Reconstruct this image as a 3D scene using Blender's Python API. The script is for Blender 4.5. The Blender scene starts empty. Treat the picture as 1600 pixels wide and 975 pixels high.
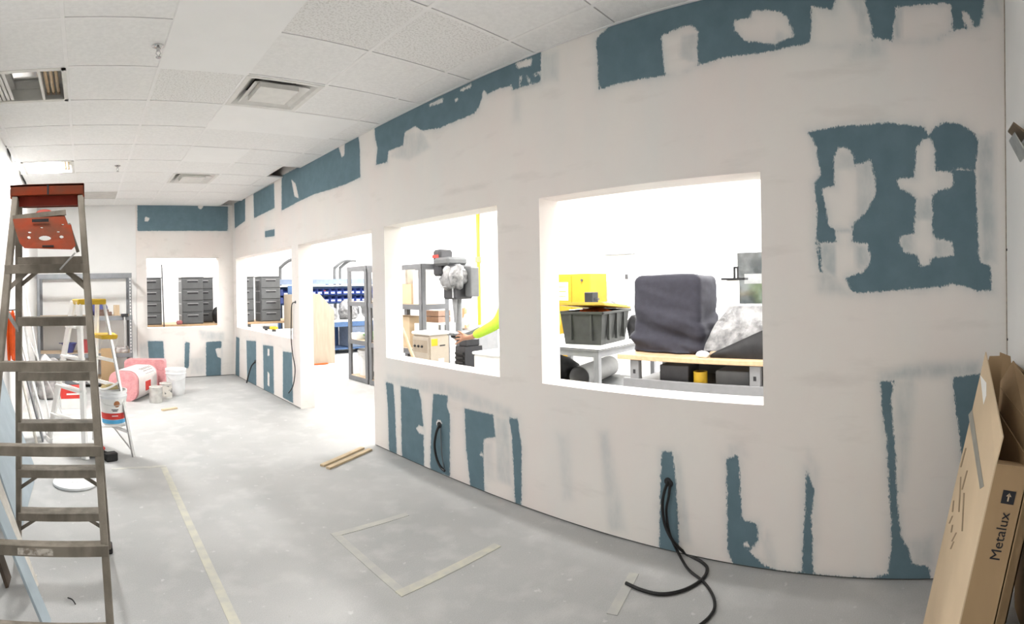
import bpy, bmesh, math, random
import numpy as np
from mathutils import Vector, Matrix
random.seed(7); np.random.seed(7)
SC = bpy.context.scene; COL = SC.collection
# ---------------------------------------------------------------- camera (cylindrical sweep panorama)
F, V0, PITCH, ROLL, YAW = 826.6283, 449.6361, -0.0036, 0.0177, 0.8069
H = 2.96; DX = 2.5723; HC = 1.4765; DY = 8.94          # ceiling height, long wall plane x, eye height, far wall plane y
XL = -0.80; YN = -0.445; TH = 0.19                     # left wall, near wall, wall thickness
def _rot():
    cp, sp, cr, sr, cy, sy = math.cos(PITCH), math.sin(PITCH), math.cos(ROLL), math.sin(ROLL), math.cos(YAW), math.sin(YAW)
    Rr = np.array([[cr,0,sr],[0,1,0],[-sr,0,cr]]); Rp = np.array([[1,0,0],[0,cp,-sp],[0,sp,cp]]); Ry = np.array([[cy,sy,0],[-sy,cy,0],[0,0,1]])
    return Ry @ Rp @ Rr
RC = _rot()
cam_d = bpy.data.cameras.new('camera'); cam = bpy.data.objects.new('camera', cam_d); COL.objects.link(cam)
cam_d.type = 'PANO'; cam_d.panorama_type = 'CENTRAL_CYLINDRICAL'
cam_d.central_cylindrical_range_u_min = -800 / F; cam_d.central_cylindrical_range_u_max = 800 / F
cam_d.central_cylindrical_range_v_min = -(975 - V0) / F; cam_d.central_cylindrical_range_v_max = V0 / F
cam_d.central_cylindrical_radius = 1.0
cam_d.clip_start = 0.05; cam_d.clip_end = 100
M = Matrix(((RC[0,0], RC[0,2], -RC[0,1], 0), (RC[1,0], RC[1,2], -RC[1,1], 0), (RC[2,0], RC[2,2], -RC[2,1], HC), (0,0,0,1)))
cam.matrix_world = M
SC.camera = cam
# ---------------------------------------------------------------- world, lights, exposure
w = bpy.data.worlds.new('world'); SC.world = w; w.use_nodes = True
w.node_tree.nodes['Background'].inputs[0].default_value = (0.8, 0.85, 0.9, 1); w.node_tree.nodes['Background'].inputs[1].default_value = 0.02
def area(name, loc, sx, sy, power, rot=(0,0,0), col=(1.0, 0.985, 0.965)):
    l = bpy.data.lights.new(name, 'AREA'); l.shape = 'RECTANGLE'; l.size = sx; l.size_y = sy; l.energy = power; l.color = col
    o = bpy.data.objects.new(name, l); COL.objects.link(o); o.location = loc; o.rotation_euler = rot
    return o
# ceiling lamps of the workshop behind the windows (rows of troffers)
for x, y, pw_ in ((6.3, 1.6, 280), (6.3, 4.6, 280), (6.3, 7.6, 170), (6.3, 10.6, 170), (1.2, 10.8, 110), (3.7, 1.6, 14), (3.7, 4.6, 18), (3.7, 7.6, 40), (3.7, 10.6, 36)):
    area('workshop_lamp_or_fill', (x, y, 3.12), 0.6, 1.2, pw_)
for y in (0.55, 2.35, 4.15, 6.2, 8.2): area('workshop_lamp_or_fill', (2.99, y, 3.12), 0.3, 1.2, 34)      # unseen row added along the partition to whiten window sills and jambs
area('workshop_lamp_or_fill', (1.6, 9.36, 3.12), 1.2, 0.3, 30)  # unseen fill added to whiten the far window's reveal
# unseen fill added at ceiling height over the camera end; the far lit fixture carries its light in its builder
area('room_fill', (-0.45, 1.6, H - 0.03), 0.55, 1.1, 26)
SC.view_settings.view_transform = 'Standard'; SC.view_settings.look = 'None'
SC.view_settings.exposure = 0.14; SC.view_settings.gamma = 1.0; SC.view_settings.use_curve_mapping = False

# ---------------------------------------------------------------- helpers: photo pixel -> point on a real plane
def ray(u, v):
    t = (u - 800) / F
    return RC @ np.array([math.sin(t), math.cos(t), -(v - V0) / F])
def onz(u, v, z): r = ray(u, v); t = (z - HC) / r[2]; return (r[0]*t, r[1]*t, z)
def onx(u, v, x): r = ray(u, v); t = x / r[0]; return (x, r[1]*t, HC + r[2]*t)
def ony(u, v, y): r = ray(u, v); t = y / r[1]; return (r[0]*t, y, HC + r[2]*t)

# ---------------------------------------------------------------- materials
MATS = {}
def mat(name, col, rough=0.6, metal=0.0, var=0.08, scale=12.0, bump=0.0, bscale=60.0, spec=0.3, alpha=None, trans=0.0, col2=None, stretch=None, lo=0.35, hi=0.65):
    if name in MATS: return MATS[name]
    m = bpy.data.materials.new(name); m.use_nodes = True; nt = m.node_tree; N = nt.nodes; L = nt.links
    b = N['Principled BSDF']; b.inputs['Roughness'].default_value = rough; b.inputs['Metallic'].default_value = metal
    b.inputs['Specular IOR Level'].default_value = spec
    tc = N.new('ShaderNodeTexCoord'); mp = N.new('ShaderNodeMapping'); L.new(tc.outputs['Object'], mp.inputs[0])
    if stretch: mp.inputs['Scale'].default_value = stretch
    nz = N.new('ShaderNodeTexNoise'); nz.inputs['Scale'].default_value = scale; nz.inputs['Detail'].default_value = 5; L.new(mp.outputs[0], nz.inputs['Vector'])
    cr = N.new('ShaderNodeValToRGB'); L.new(nz.outputs[0], cr.inputs[0])
    c2 = col2 if col2 else tuple(max(0, c * (1 - 2*var)) for c in col)
    cr.color_ramp.elements[0].position = lo; cr.color_ramp.elements[1].position = hi
    cr.color_ramp.elements[0].color = (*c2, 1); cr.color_ramp.elements[1].color = (*col, 1)
    L.new(cr.outputs[0], b.inputs['Base Color'])
    if bump:
        n2 = N.new('ShaderNodeTexNoise'); n2.inputs['Scale'].default_value = bscale; n2.inputs['Detail'].default_value = 6; L.new(mp.outputs[0], n2.inputs['Vector'])
        bp = N.new('ShaderNodeBump'); bp.inputs['Strength'].default_value = bump; bp.inputs['Distance'].default_value = 0.01
        L.new(n2.outputs[0], bp.inputs['Height']); L.new(bp.outputs[0], b.inputs['Normal'])
    if alpha is not None: b.inputs['Alpha'].default_value = alpha
    if trans: b.inputs['Transmission Weight'].default_value = trans
    MATS[name] = m; return m

# ---------------------------------------------------------------- mesh builder
class MB:
    def __init__(s): s.v = []; s.f = []
    def add(s, vs, fs):
        o = len(s.v); s.v += [tuple(map(float, p)) for p in vs]; s.f += [tuple(i + o for i in f) for f in fs]; return s
    def box(s, x0, x1, y0, y1, z0, z1):
        return s.add([(x0,y0,z0),(x1,y0,z0),(x1,y1,z0),(x0,y1,z0),(x0,y0,z1),(x1,y0,z1),(x1,y1,z1),(x0,y1,z1)],
                     [(0,3,2,1),(4,5,6,7),(0,1,5,4),(1,2,6,5),(2,3,7,6),(3,0,4,7)])
    def hexa(s, b, t):      # bottom 4, top 4 points
        return s.add(list(b) + list(t), [(0,3,2,1),(4,5,6,7),(0,1,5,4),(1,2,6,5),(2,3,7,6),(3,0,4,7)])
    def bar(s, p, q, w, h, up=(0,0,1)):   # beam from p to q, w across, h along up
        p = Vector(p); q = Vector(q); d = (q - p).normalized(); u = Vector(up)
        if abs(d.dot(u)) > 0.98: u = Vector((1,0,0))
        a = d.cross(u).normalized() * w / 2; c = a.cross(d).normalized() * h / 2
        return s.hexa([p - a - c, p + a - c, p + a + c, p - a + c], [q - a - c, q + a - c, q + a + c, q - a + c])
    def tube(s, pts, r, n=8, cap=True):
        pts = [Vector(p) for p in pts]; rs = r if isinstance(r, (list, tuple)) else [r] * len(pts)
        vs = []; fs = []; prev = None
        for i, p in enumerate(pts):
            d = (pts[min(i+1, len(pts)-1)] - pts[max(i-1, 0)]).normalized()
            if prev is None:
                a = d.cross(Vector((0,0,1)));
                if a.length < 1e-3: a = d.cross(Vector((1,0,0)))
                a.normalize()
            else:
                a = (prev - d * prev.dot(d)).normalized()
            prev = a; b = d.cross(a)
            for k in range(n):
                t = 2 * math.pi * k / n; vs.append(p + (a * math.cos(t) + b * math.sin(t)) * rs[i])
        for i in range(len(pts) - 1):
            for k in range(n):
                k2 = (k + 1) % n; fs.append((i*n + k, i*n + k2, (i+1)*n + k2, (i+1)*n + k))
        if cap: fs += [tuple(range(n))[::-1], tuple((len(pts)-1)*n + k for k in range(n))]
        return s.add(vs, fs)
    def lathe(s, prof, n=20, c=(0,0,0), cap=True):  # prof [(r,z)]
        vs = []; fs = []
        for r, z in prof:
            for k in range(n): t = 2*math.pi*k/n; vs.append((c[0] + r*math.cos(t), c[1] + r*math.sin(t), c[2] + z))
        for i in range(len(prof) - 1):
            for k in range(n): k2 = (k+1) % n; fs.append((i*n+k, i*n+k2, (i+1)*n+k2, (i+1)*n+k))
        if cap: fs += [tuple(range(n))[::-1], tuple((len(prof)-1)*n + k for k in range(n))]
        return s.add(vs, fs)
    def prism(s, poly, axis, a, b):     # 2-D outline extruded along an axis
        def P(p, t): return (t, p[0], p[1]) if axis == 'x' else (p[0], t, p[1]) if axis == 'y' else (p[0], p[1], t)
        n = len(poly)
        return s.add([P(p, a) for p in poly] + [P(p, b) for p in poly],
                     [tuple(range(n))[::-1], tuple(range(n, 2*n))] + [(i, (i+1) % n, n + (i+1) % n, n + i) for i in range(n)])
    def build(s, name, material, parent=None, bevel=0.0, smooth=35, loc=(0,0,0), rot=(0,0,0), seg=1):
        me = bpy.data.meshes.new(name); me.from_pydata(s.v, [], s.f)
        bm = bmesh.new(); bm.from_mesh(me); bmesh.ops.recalc_face_normals(bm, faces=bm.faces)
        if bevel: bmesh.ops.bevel(bm, geom=[e for e in bm.edges if e.is_manifold and e.calc_face_angle(0) > 0.5], offset=bevel, segments=seg, affect='EDGES', clamp_overlap=True)
        bm.to_mesh(me); bm.free()
        if smooth: me.shade_smooth(); me.set_sharp_from_angle(angle=math.radians(smooth))
        me.materials.append(material)
        return link(name, me, parent, loc, rot)
def link(name, me, parent=None, loc=(0,0,0), rot=(0,0,0)):
    o = bpy.data.objects.new(name, me); COL.objects.link(o); o.location = loc; o.rotation_euler = rot
    if parent: o.parent = parent
    return o
def tag(o, label, cat, group=None):
    o['label'] = label; o['category'] = cat
    if group: o['group'] = group
    return o
def thing(name, label, cat, loc=(0,0,0), rz=0, group=None):
    o = bpy.data.objects.new(name, None); COL.objects.link(o); o.location = loc; o.rotation_euler = (0,0,rz); o.empty_display_size = 0.1
    return tag(o, label, cat, group)
def struct(o): o['kind'] = 'structure'; return o
def copy_tree(o, parent=None):
    c = o.copy(); COL.objects.link(c)
    if parent: c.parent = parent
    for ch in [x for x in o.children]: copy_tree(ch, c)
    return c
def curve_pts(pts, n=8):       # Catmull-Rom through points
    P = [Vector(p) for p in pts]; out = []
    for i in range(len(P) - 1):
        a, b, c, d = P[max(i-1,0)], P[i], P[i+1], P[min(i+2, len(P)-1)]
        for k in range(n):
            t = k / n; out.append(0.5 * ((2*b) + (c - a)*t + (2*a - 5*b + 4*c - d)*t*t + (3*b - a - 3*c + d)*t**3))
    out.append(P[-1]); return out
def text_mesh(name, body, size, material, parent, matrix, depth=0.0004):
    cu = bpy.data.curves.new(name, 'FONT'); cu.body = body; cu.size = size; cu.extrude = depth; cu.align_x = 'CENTER'; cu.align_y = 'CENTER'; cu.resolution_u = 3
    t = bpy.data.objects.new(name + '_tmp', cu); COL.objects.link(t); bpy.context.view_layer.update()
    me = bpy.data.meshes.new_from_object(t.evaluated_get(bpy.context.evaluated_depsgraph_get())); bpy.data.objects.remove(t); bpy.data.curves.remove(cu)
    me.transform(matrix); me.materials.clear(); me.materials.append(material); me.name = name
    return link(name, me, parent)
# ---------------------------------------------------------------- structure materials
def wall_mat():
    m = bpy.data.materials.new('joint_compound_wall'); m.use_nodes = True; nt = m.node_tree; N = nt.nodes; L = nt.links; b = N['Principled BSDF']
    b.inputs['Roughness'].default_value = 0.85; b.inputs['Specular IOR Level'].default_value = 0.15
    tc = N.new('ShaderNodeTexCoord')
    def noise(sc, det, stretch=(1,1,1), rough=0.55):
        mp = N.new('ShaderNodeMapping'); mp.inputs['Scale'].default_value = stretch; L.new(tc.outputs['Object'], mp.inputs[0])
        n = N.new('ShaderNodeTexNoise'); n.inputs['Scale'].default_value = sc; n.inputs['Detail'].default_value = det; n.inputs['Roughness'].default_value = rough
        L.new(mp.outputs[0], n.inputs['Vector']); return n.outputs[0]
    def math_(op, a, bb, c=None):
        n = N.new('ShaderNodeMath'); n.operation = op
        for i, x in enumerate((a, bb, c)):
            if x is None: continue
            if isinstance(x, (int, float)): n.inputs[i].default_value = x
            else: L.new(x, n.inputs[i])
        return n.outputs[0]
    def ramp(fac, p0, c0, p1, c1):
        r = N.new('ShaderNodeValToRGB'); L.new(fac, r.inputs[0]); e = r.color_ramp.elements
        e[0].position = p0; e[0].color = (*c0, 1); e[1].position = p1; e[1].color = (*c1, 1); return r.outputs[0]
    def mix(f, a, bb):
        n = N.new('ShaderNodeMix'); n.data_type = 'RGBA'; L.new(f, n.inputs[0])
        for i, x in ((6, a), (7, bb)):
            if isinstance(x, tuple): n.inputs[i].default_value = (*x, 1)
            else: L.new(x, n.inputs[i])
        return n.outputs[2]
    pa = N.new('ShaderNodeAttribute'); pa.attribute_name = 'paint'; ha = N.new('ShaderNodeAttribute'); ha.attribute_name = 'haze'
    cream = ramp(noise(2.2, 4, (1, 1, 0.6)), 0.35, (0.82, 0.785, 0.745), 0.65, (0.82, 0.755, 0.72))
    cream = mix(ramp(noise(1.7, 5, (1, 1.6, 0.35)), 0.45, (0,0,0), 0.75, (0.6,0.6,0.6)), cream, (0.755, 0.76, 0.74))
    cream = mix(ramp(noise(5, 6, (1, 0.35, 1.5)), 0.58, (0,0,0), 0.78, (0.45,0.45,0.45)), cream, (0.60, 0.56, 0.52))
    blue = ramp(noise(9, 5), 0.3, (0.115, 0.180, 0.215), 0.7, (0.140, 0.210, 0.248))
    hz = math_('MULTIPLY', math_('MULTIPLY', ha.outputs['Fac'], 1.35), ramp(noise(14, 5, (1, 1, 0.5)), 0.28, (0.45,)*3, 0.66, (1.0,)*3))
    base = mix(hz, cream, (0.25, 0.34, 0.375))
    jag = math_('ADD', math_('MULTIPLY', math_('SUBTRACT', noise(45, 6, (1, 1, 0.7), 0.75), 0.5), 0.034), math_('MULTIPLY', math_('SUBTRACT', noise(150, 3, (1, 1, 0.35), 0.8), 0.5), 0.034))
    ed = math_('ADD', pa.outputs['Fac'], jag)
    mask = ramp(math_('ADD', math_('MULTIPLY', ed, 60.0), 0.5), 0.30, (0,0,0), 0.70, (1,1,1))
    L.new(mix(mask, base, blue), b.inputs['Base Color'])
    hgt = math_('SUBTRACT', math_('MULTIPLY', noise(26, 6, (1, 0.5, 1)), 0.5), math_('MULTIPLY', mask, 0.5))
    bp = N.new('ShaderNodeBump'); bp.inputs['Strength'].default_value = 0.22; bp.inputs['Distance'].default_value = 0.004; L.new(hgt, bp.inputs['Height']); L.new(bp.outputs[0], b.inputs['Normal'])
    return m
def floor_mat():
    m = bpy.data.materials.new('concrete_floor'); m.use_nodes = True; nt = m.node_tree; N = nt.nodes; L = nt.links; b = N['Principled BSDF']
    b.inputs['Roughness'].default_value = 0.62; b.inputs['Specular IOR Level'].default_value = 0.3
    tc = N.new('ShaderNodeTexCoord')
    def noise(sc, det): n = N.new('ShaderNodeTexNoise'); n.inputs['Scale'].default_value = sc; n.inputs['Detail'].default_value = det; L.new(tc.outputs['Object'], n.inputs['Vector']); return n.outputs[0]
    def ramp(fac, p0, c0, p1, c1):
        r = N.new('ShaderNodeValToRGB'); L.new(fac, r.inputs[0]); e = r.color_ramp.elements
        e[0].position = p0; e[0].color = (*c0, 1); e[1].position = p1; e[1].color = (*c1, 1); return r.outputs[0]
    def mix(f, a, bb, mode='MIX'):
        n = N.new('ShaderNodeMix'); n.data_type = 'RGBA'; n.blend_type = mode
        if isinstance(f, float): n.inputs[0].default_value = f
        else: L.new(f, n.inputs[0])
        for i, x in ((6, a), (7, bb)):
            if isinstance(x, tuple): n.inputs[i].default_value = (*x, 1)
            else: L.new(x, n.inputs[i])
        return n.outputs[2]
    c = ramp(noise(1.4, 6), 0.3, (0.365, 0.37, 0.366), 0.7, (0.46, 0.46, 0.452))
    c = mix(ramp(noise(5, 10), 0.50, (0,)*3, 0.72, (0.75,)*3), c, (0.52, 0.52, 0.51))
    c = mix(ramp(noise(18, 4), 0.66, (0,)*3, 0.73, (0.7,)*3), c, (0.62, 0.62, 0.61))
    c = mix(ramp(noise(45, 2), 0.74, (0,)*3, 0.78, (0.6,)*3), c, (0.33, 0.32, 0.30))
    c = mix(0.16, c, ramp(noise(220, 3), 0.3, (0.25,)*3, 0.7, (0.8,)*3))
    L.new(c, b.inputs['Base Color'])
    bp = N.new('ShaderNodeBump'); bp.inputs['Strength'].default_value = 0.15; bp.inputs['Distance'].default_value = 0.004; L.new(noise(90, 5), bp.inputs['Height']); L.new(bp.outputs[0], b.inputs['Normal'])
    return m
M_WALL = wall_mat(); M_FLOOR = floor_mat()
M_WHITE = mat('white_wall_paint', (0.85, 0.85, 0.84), 0.7, var=0.02, scale=3)
M_BLOCK = mat('white_painted_block', (0.82, 0.82, 0.81), 0.6, var=0.02, bump=0.2, bscale=120)
M_TILE = mat('ceiling_tile_fissured', (0.89, 0.887, 0.875), 0.9, var=0.03, scale=40, bump=0.25, bscale=180)
M_TILE2 = mat('ceiling_tile_speckled', (0.88, 0.875, 0.86), 0.9, col2=(0.74, 0.73, 0.71), scale=75, bump=0.5, bscale=110, lo=0.38, hi=0.52)
M_TILE3 = mat('ceiling_panel_smooth', (0.91, 0.91, 0.90), 0.5, var=0.01, scale=5)
M_GREYTILE = mat('ceiling_tile_stained', (0.62, 0.60, 0.57), 0.9, var=0.06, scale=10)
M_TBAR = mat('ceiling_grid_metal', (0.90, 0.895, 0.885), 0.5, var=0.02)
M_PLENUM = mat('plenum_dark', (0.07, 0.06, 0.055), 0.9)
M_GAP = mat('wall_base_gap', (0.10, 0.105, 0.10), 0.9)

# ---------------------------------------------------------------- painted wall with attributes
def sdf(poly, X, Y):
    P = np.array(poly, float); d = np.full(X.shape, 1e9); ins = np.zeros(X.shape, bool); n = len(P)
    for i in range(n):
        a = P[i]; b = P[(i+1) % n]; e = b - a; L2 = max(e @ e, 1e-12)
        t = np.clip(((X - a[0])*e[0] + (Y - a[1])*e[1]) / L2, 0, 1)
        d = np.minimum(d, np.hypot(X - a[0] - t*e[0], Y - a[1] - t*e[1]))
        c = (a[1] > Y) != (b[1] > Y)
        ins ^= c & (X < (b[0]-a[0]) * (Y - a[1]) / (b[1]-a[1] + 1e-12) + a[0])
    return np.where(ins, d, -d)
def disc(u, v, r, n=10): return [(u + r*math.cos(2*math.pi*k/n), v + r*math.sin(2*math.pi*k/n)) for k in range(n)]
# blue paint left bare and joint compound over it, outlined as they lie on the long wall
BLUE = [
 [(366,318),(383,309),(383,345),(367,357)], [(396,303),(428,286),(429,325),(397,341)],
 [(440,275),(560,212),(562,228),(563,277),(540,288),(517,296),(492,303),(468,314),(450,324),(440,329)],
 [(585,196),(640,168),(715,132),(800,95),(845,78),(845,110),(844,128),(822,134),(800,141),(800,133),(775,140),(762,147),(755,140),(753,152),(748,168),(740,178),(715,188),(687,200),(660,204),(648,197),(632,207),(630,227),(607,236),(605,253),(587,258),(590,232),(586,215)],
 [(931,61),(953,40),(1020,15),(1100,-8),(1230,-55),(1400,-70),(1538,-60),(1538,2),(1535,25),(1528,42),(1490,47),(1460,62),(1395,64),(1370,60),(1345,70),(1268,67),(1223,76),(1183,84),(1137,88),(1092,102),(1070,108),(1039,118),(1007,123),(967,130),(936,140),(934,100)],
 [(1263,206),(1308,198),(1348,195),(1385,192),(1415,195),(1443,198),(1450,212),(1460,200),(1474,191),(1502,194),(1523,209),(1529,223),(1524,257),(1525,303),(1529,395),(1532,411),(1548,415),(1549,454),(1529,455),(1492,443),(1471,448),(1415,452),(1342,458),(1329,454),(1320,430),(1300,420),(1280,425),(1275,380),(1277,328),(1272,286),(1282,272),(1275,229)],
 [(603,597),(614.5,600),(617,637),(620,711),(608,705),(606,637)],
 [(626,603),(654,609),(658,625),(661.5,668),(663,732),(628,714)],
 [(677,615),(700,618),(698,634),(703,649),(703,745),(672,734),(674,668)],
 [(726,638),(771,648),(774,683),(758,685),(755,692),(757,768),(735,760),(728,698)],
 [(795,652),(809,655),(815,698),(815,775),(814,790),(805,788),(800,683)],
 [(1034,705),(1050,706),(1056,753),(1061,846),(1061,868),(1030,860),(1032,753)],
 [(1135,717),(1154,710),(1159,812),(1183,819),(1185,843),(1171,863),(1192,882),(1219,894),(1147,886),(1137,860)],
 [(1260,732),(1273,767),(1268,801),(1269,846),(1271,900),(1252,899),(1256,832)],
 [(1376,595),(1397,595),(1392,627),(1399,707),(1401,777),(1408,837),(1422,865),(1425,882),(1450,884),(1456,912),(1350,907),(1387,896),(1394,847),(1385,683),(1378,641)],
 [(1488,590),(1560,580),(1540,720),(1503,720),(1497,660),(1492,630)],
 [(1160,884),(1250,895),(1350,903),(1350,908),(1250,900),(1160,890)],
 [(369,526),(374,528),(374,590),(368,587)], [(385,532),(400,533),(400.5,603),(386.5,596)],
 [(411,539),(427,541),(428,616),(412,609)], [(442,549),(456,551),(458,630),(442,621)], [(414,361),(429,358),(429,369),(414,371)],
]
COVER = [
 [(455,280),(462,287),(467,310),(460,307)], [(527,224),(539,222),(538,243),(534,246)], [(670,163),(693,152),(692,160),(672,167)], [(718,140),(738,130),(735,137),(720,143)], disc(713,156,3),
 [(805,99),(832,90),(829,103),(809,107)], [(812,118),(816,118),(814,132),(811,132)], [(822,118),(826,120),(830,131),(826,132)], [(832,117),(844,111),(844,116),(836,120)],
 [(1033,56),(1060,44),(1079,38),(1091,48),(1089,75),(1091,101),(1060,125),(1039,116),(1036,90)],
 [(1147,32),(1173,27),(1175,16),(1217,17),(1231,28),(1241,57),(1211,69),(1164,64),(1148,48)],
 [(1268,9),(1300,16),(1310,-20),(1345,-20),(1352,5),(1362,40),(1365,62),(1330,78),(1266,75)],
 [(1400,11),(1486,5),(1488,48),(1460,66),(1393,68)], [(1503,19),(1510,17),(1523,38),(1508,43)],
 [(1311,229),(1323,231),(1334,242),(1335,260),(1360,249),(1368,282),(1369,303),(1354,331),(1332,352),(1332,380),(1355,380),(1361,408),(1348,426),(1328,431),(1309,445),(1285,423),(1280,380),(1306,377),(1306,357),(1295,355),(1291,325),(1283,294),(1303,291),(1303,248)],
 [(1443,217),(1455,218),(1461,232),(1461,266),(1488,269),(1490,285),(1486,294),(1468,297),(1457,305),(1457,365),(1461,372),(1489,378),(1489,400),(1455,403),(1452,415),(1437,415),(1434,398),(1412,395),(1405,380),(1409,368),(1428,365),(1429,343),(1432,309),(1415,298),(1402,292),(1402,280),(1429,277),(1432,232)],
 [(1491,263),(1524,263),(1524,265),(1491,265.5)], disc(686,661,5), [(650,668),(656,664),(664,670),(664,680),(654,677)], disc(1166,851,5), [(418,545),(421,545),(421,556),(418,556)], [(418,580),(421,584),(421,604),(418,602)], disc(752,710,3),
]
HAZE = [  # thin skim coats through which the blue shows, strength, softness (m)
 (0.34, 0.02, [(1338,258),(1360,249),(1368,282),(1369,303),(1354,331),(1338,346)]), (0.5, 0.02, [(1281,382),(1304,380),(1306,432),(1286,423)]), (0.5, 0.02, [(1336,382),(1356,382),(1361,408),(1338,428)]),
 (0.3, 0.02, [(1304,232),(1334,240),(1334,262),(1304,266)]), (0.2, 0.02, [(1463,269),(1488,269),(1488,294),(1463,296)]), (0.4, 0.02, [(1460,374),(1489,378),(1489,400),(1458,402)]), (0.5, 0.02, [(1405,368),(1428,366),(1430,396),(1410,394)]),
 (0.4, 0.02, [(1432,307),(1457,307),(1457,345),(1430,343)]), (0.45, 0.03, [(1526,212),(1552,205),(1556,410),(1534,412)]), (0.45, 0.02, [(1306,356),(1332,356),(1332,364),(1306,364)]), (0.4, 0.05, [(1272,395),(1310,440),(1330,462),(1280,455)]),
 (0.35, 0.03, [(1312,-20),(1345,-20),(1362,50),(1346,60),(1340,25)]), (0.3, 0.06, [(1325,66),(1385,62),(1380,88),(1330,92)]), (0.4, 0.015, [(1399,12),(1411,12),(1408,62),(1396,62)]), (0.3, 0.03, [(1215,50),(1240,55),(1225,68),(1205,70)]), (0.35, 0.04, [(1542,-20),(1565,-10),(1565,25),(1545,20)]),
 (0.35, 0.02, [(1065,55),(1090,50),(1090,100),(1062,90)]), (0.45, 0.05, [(1376,583),(1440,568),(1530,566),(1530,588),(1440,590),(1376,598)]), (0.32, 0.04, [(1398,595),(1430,592),(1428,630),(1412,770),(1403,770)]), (0.3, 0.05, [(1420,845),(1460,835),(1460,885),(1425,882)]),
 (0.28, 0.05, [(936,676),(950,674),(976,828),(952,828)]), (0.26, 0.05, [(605,586),(700,598),(800,640),(800,655),(700,620),(605,600)]), (0.3, 0.03, [(774,650),(795,655),(800,760),(776,750)]), (0.2, 0.06, [(872,680),(888,680),(895,780),(880,780)]),
 (0.3, 0.03, [(1050,706),(1062,710),(1080,850),(1064,850)]), (0.25, 0.05, [(1140,698),(1160,694),(1166,712),(1136,718)]), (0.3, 0.04, [(1192,850),(1200,830),(1215,890),(1195,885)]), (0.22, 0.05, [(740,690),(770,690),(772,750),(752,755)]),
 (0.25, 0.03, [(632,208),(660,204),(672,230),(640,250),(610,245)]), (0.25, 0.04, [(845,85),(872,80),(872,125),(846,130)]), (0.2, 0.06, [(803,145),(812,145),(812,190),(802,190)]), (0.25, 0.05, [(1262,702),(1278,730),(1280,850),(1270,850)]), (0.22, 0.05, [(1420,195),(1440,184),(1442,196),(1420,196)]),
]
FBLUE = [[(214.6,318),(356,320),(356,361),(214.6,361)], [(230.7,533),(255,533),(257.5,579),(263,590),(236,590),(233,568)], [(289,534),(296.6,535),(295,575),(288,575)], [(322,534),(346,533),(346,544),(345,588),(322,590)]]
FCOVER = [[(226,338),(235,341),(231,346),(226,346)], [(309,318),(319,320),(315,327),(310,326)], [(336,544),(347,544),(347,560),(340,558)]]
FHAZE = [(0.35, 0.05, [(310,515),(350,520),(350,532),(315,532)]), (0.3, 0.06, [(218,535),(232,535),(234,585),(220,585)]), (0.25, 0.05, [(298,560),(320,560),(320,585),(298,585)])]
def painted_wall(name, conv, to3, s0, s1, z0, z1, holes, blue, cover, haze, step):
    xs = sorted(set([round(x, 4) for x in np.arange(s0, s1, step)] + [s0, s1] + [h[0] for h in holes] + [h[1] for h in holes]))
    zs = sorted(set([round(z, 4) for z in np.arange(z0, z1, step)] + [z0, z1] + [h[2] for h in holes] + [h[3] for h in holes]))
    X, Z = np.meshgrid(np.array(xs), np.array(zs)); pts = lambda poly: [conv(u, v) for u, v in poly]
    p = np.full(X.shape, -1.0)
    for b in blue: p = np.maximum(p, sdf(pts(b), X, Z))
    for c in cover: p = np.minimum(p, -sdf(pts(c), X, Z))
    hz = 0.30 * np.exp(np.minimum(p, 0) / 0.022) * (p > -0.2)
    for s, soft, poly in haze: hz = np.maximum(hz, s / (1 + np.exp(np.clip(-sdf(pts(poly), X, Z) / soft * 4, -40, 40))))
    nx = len(xs); V = [to3(a, b) for a, b in zip(X.ravel(), Z.ravel())]; Fc = []
    for j in range(len(zs) - 1):
        for i in range(nx - 1):
            cx = (xs[i] + xs[i+1]) / 2; cz = (zs[j] + zs[j+1]) / 2
            if any(h[0] < cx < h[1] and h[2] < cz < h[3] for h in holes): continue
            k = j*nx + i; Fc.append((k, k+1, k+nx+1, k+nx))
    return V, Fc, p.ravel(), hz.ravel()
def finish_wall(name, V, Fc, p, hz, extra, material):
    base = len(V); ev, ef = extra.v, extra.f
    me = bpy.data.meshes.new(name); me.from_pydata(V + ev, [], Fc + [tuple(i + base for i in f) for f in ef])
    for nm, arr, fill in (('paint', p, -1.0), ('haze', hz, 0.0)):
        a = me.attributes.new(nm, 'FLOAT', 'POINT'); a.data.foreach_set('value', np.concatenate([arr, np.full(len(ev), fill)]).astype(np.float32))
    me.materials.append(material); me.update()
    return struct(link(name, me))
ZT = 3.2                                                            # structural deck above everything
OPEN = [(0.772, 2.212, 0.848, 2.034), (2.595, 4.042, 0.848, 2.034), (4.26, 6.02, 0.0, 2.034), (6.24, 8.75, 0.848, 2.034)]
GAPZ = 0.012
holes = [(a, b, c if c else GAPZ, e) for a, b, c, e in OPEN]
V, Fc, p, hz = painted_wall('wall_right', lambda u, v: onx(u, v, DX)[1:], lambda s, z: (DX, s, z), YN, DY, GAPZ, ZT, holes, BLUE, COVER, HAZE, 0.018)
ex = MB(); xb = DX + TH
def q(*ps): ex.add(ps, [tuple(range(len(ps)))])
for a, b, c, e in OPEN:
    q((DX,a,c),(xb,a,c),(xb,a,e),(DX,a,e)); q((DX,b,c),(DX,b,e),(xb,b,e),(xb,b,c)); q((DX,a,e),(xb,a,e),(xb,b,e),(DX,b,e))
    if c: q((DX,a,c),(DX,b,c),(xb,b,c),(xb,a,c))
ys = sorted([YN, DY + TH] + [t for o in OPEN for t in o[:2]])
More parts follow.
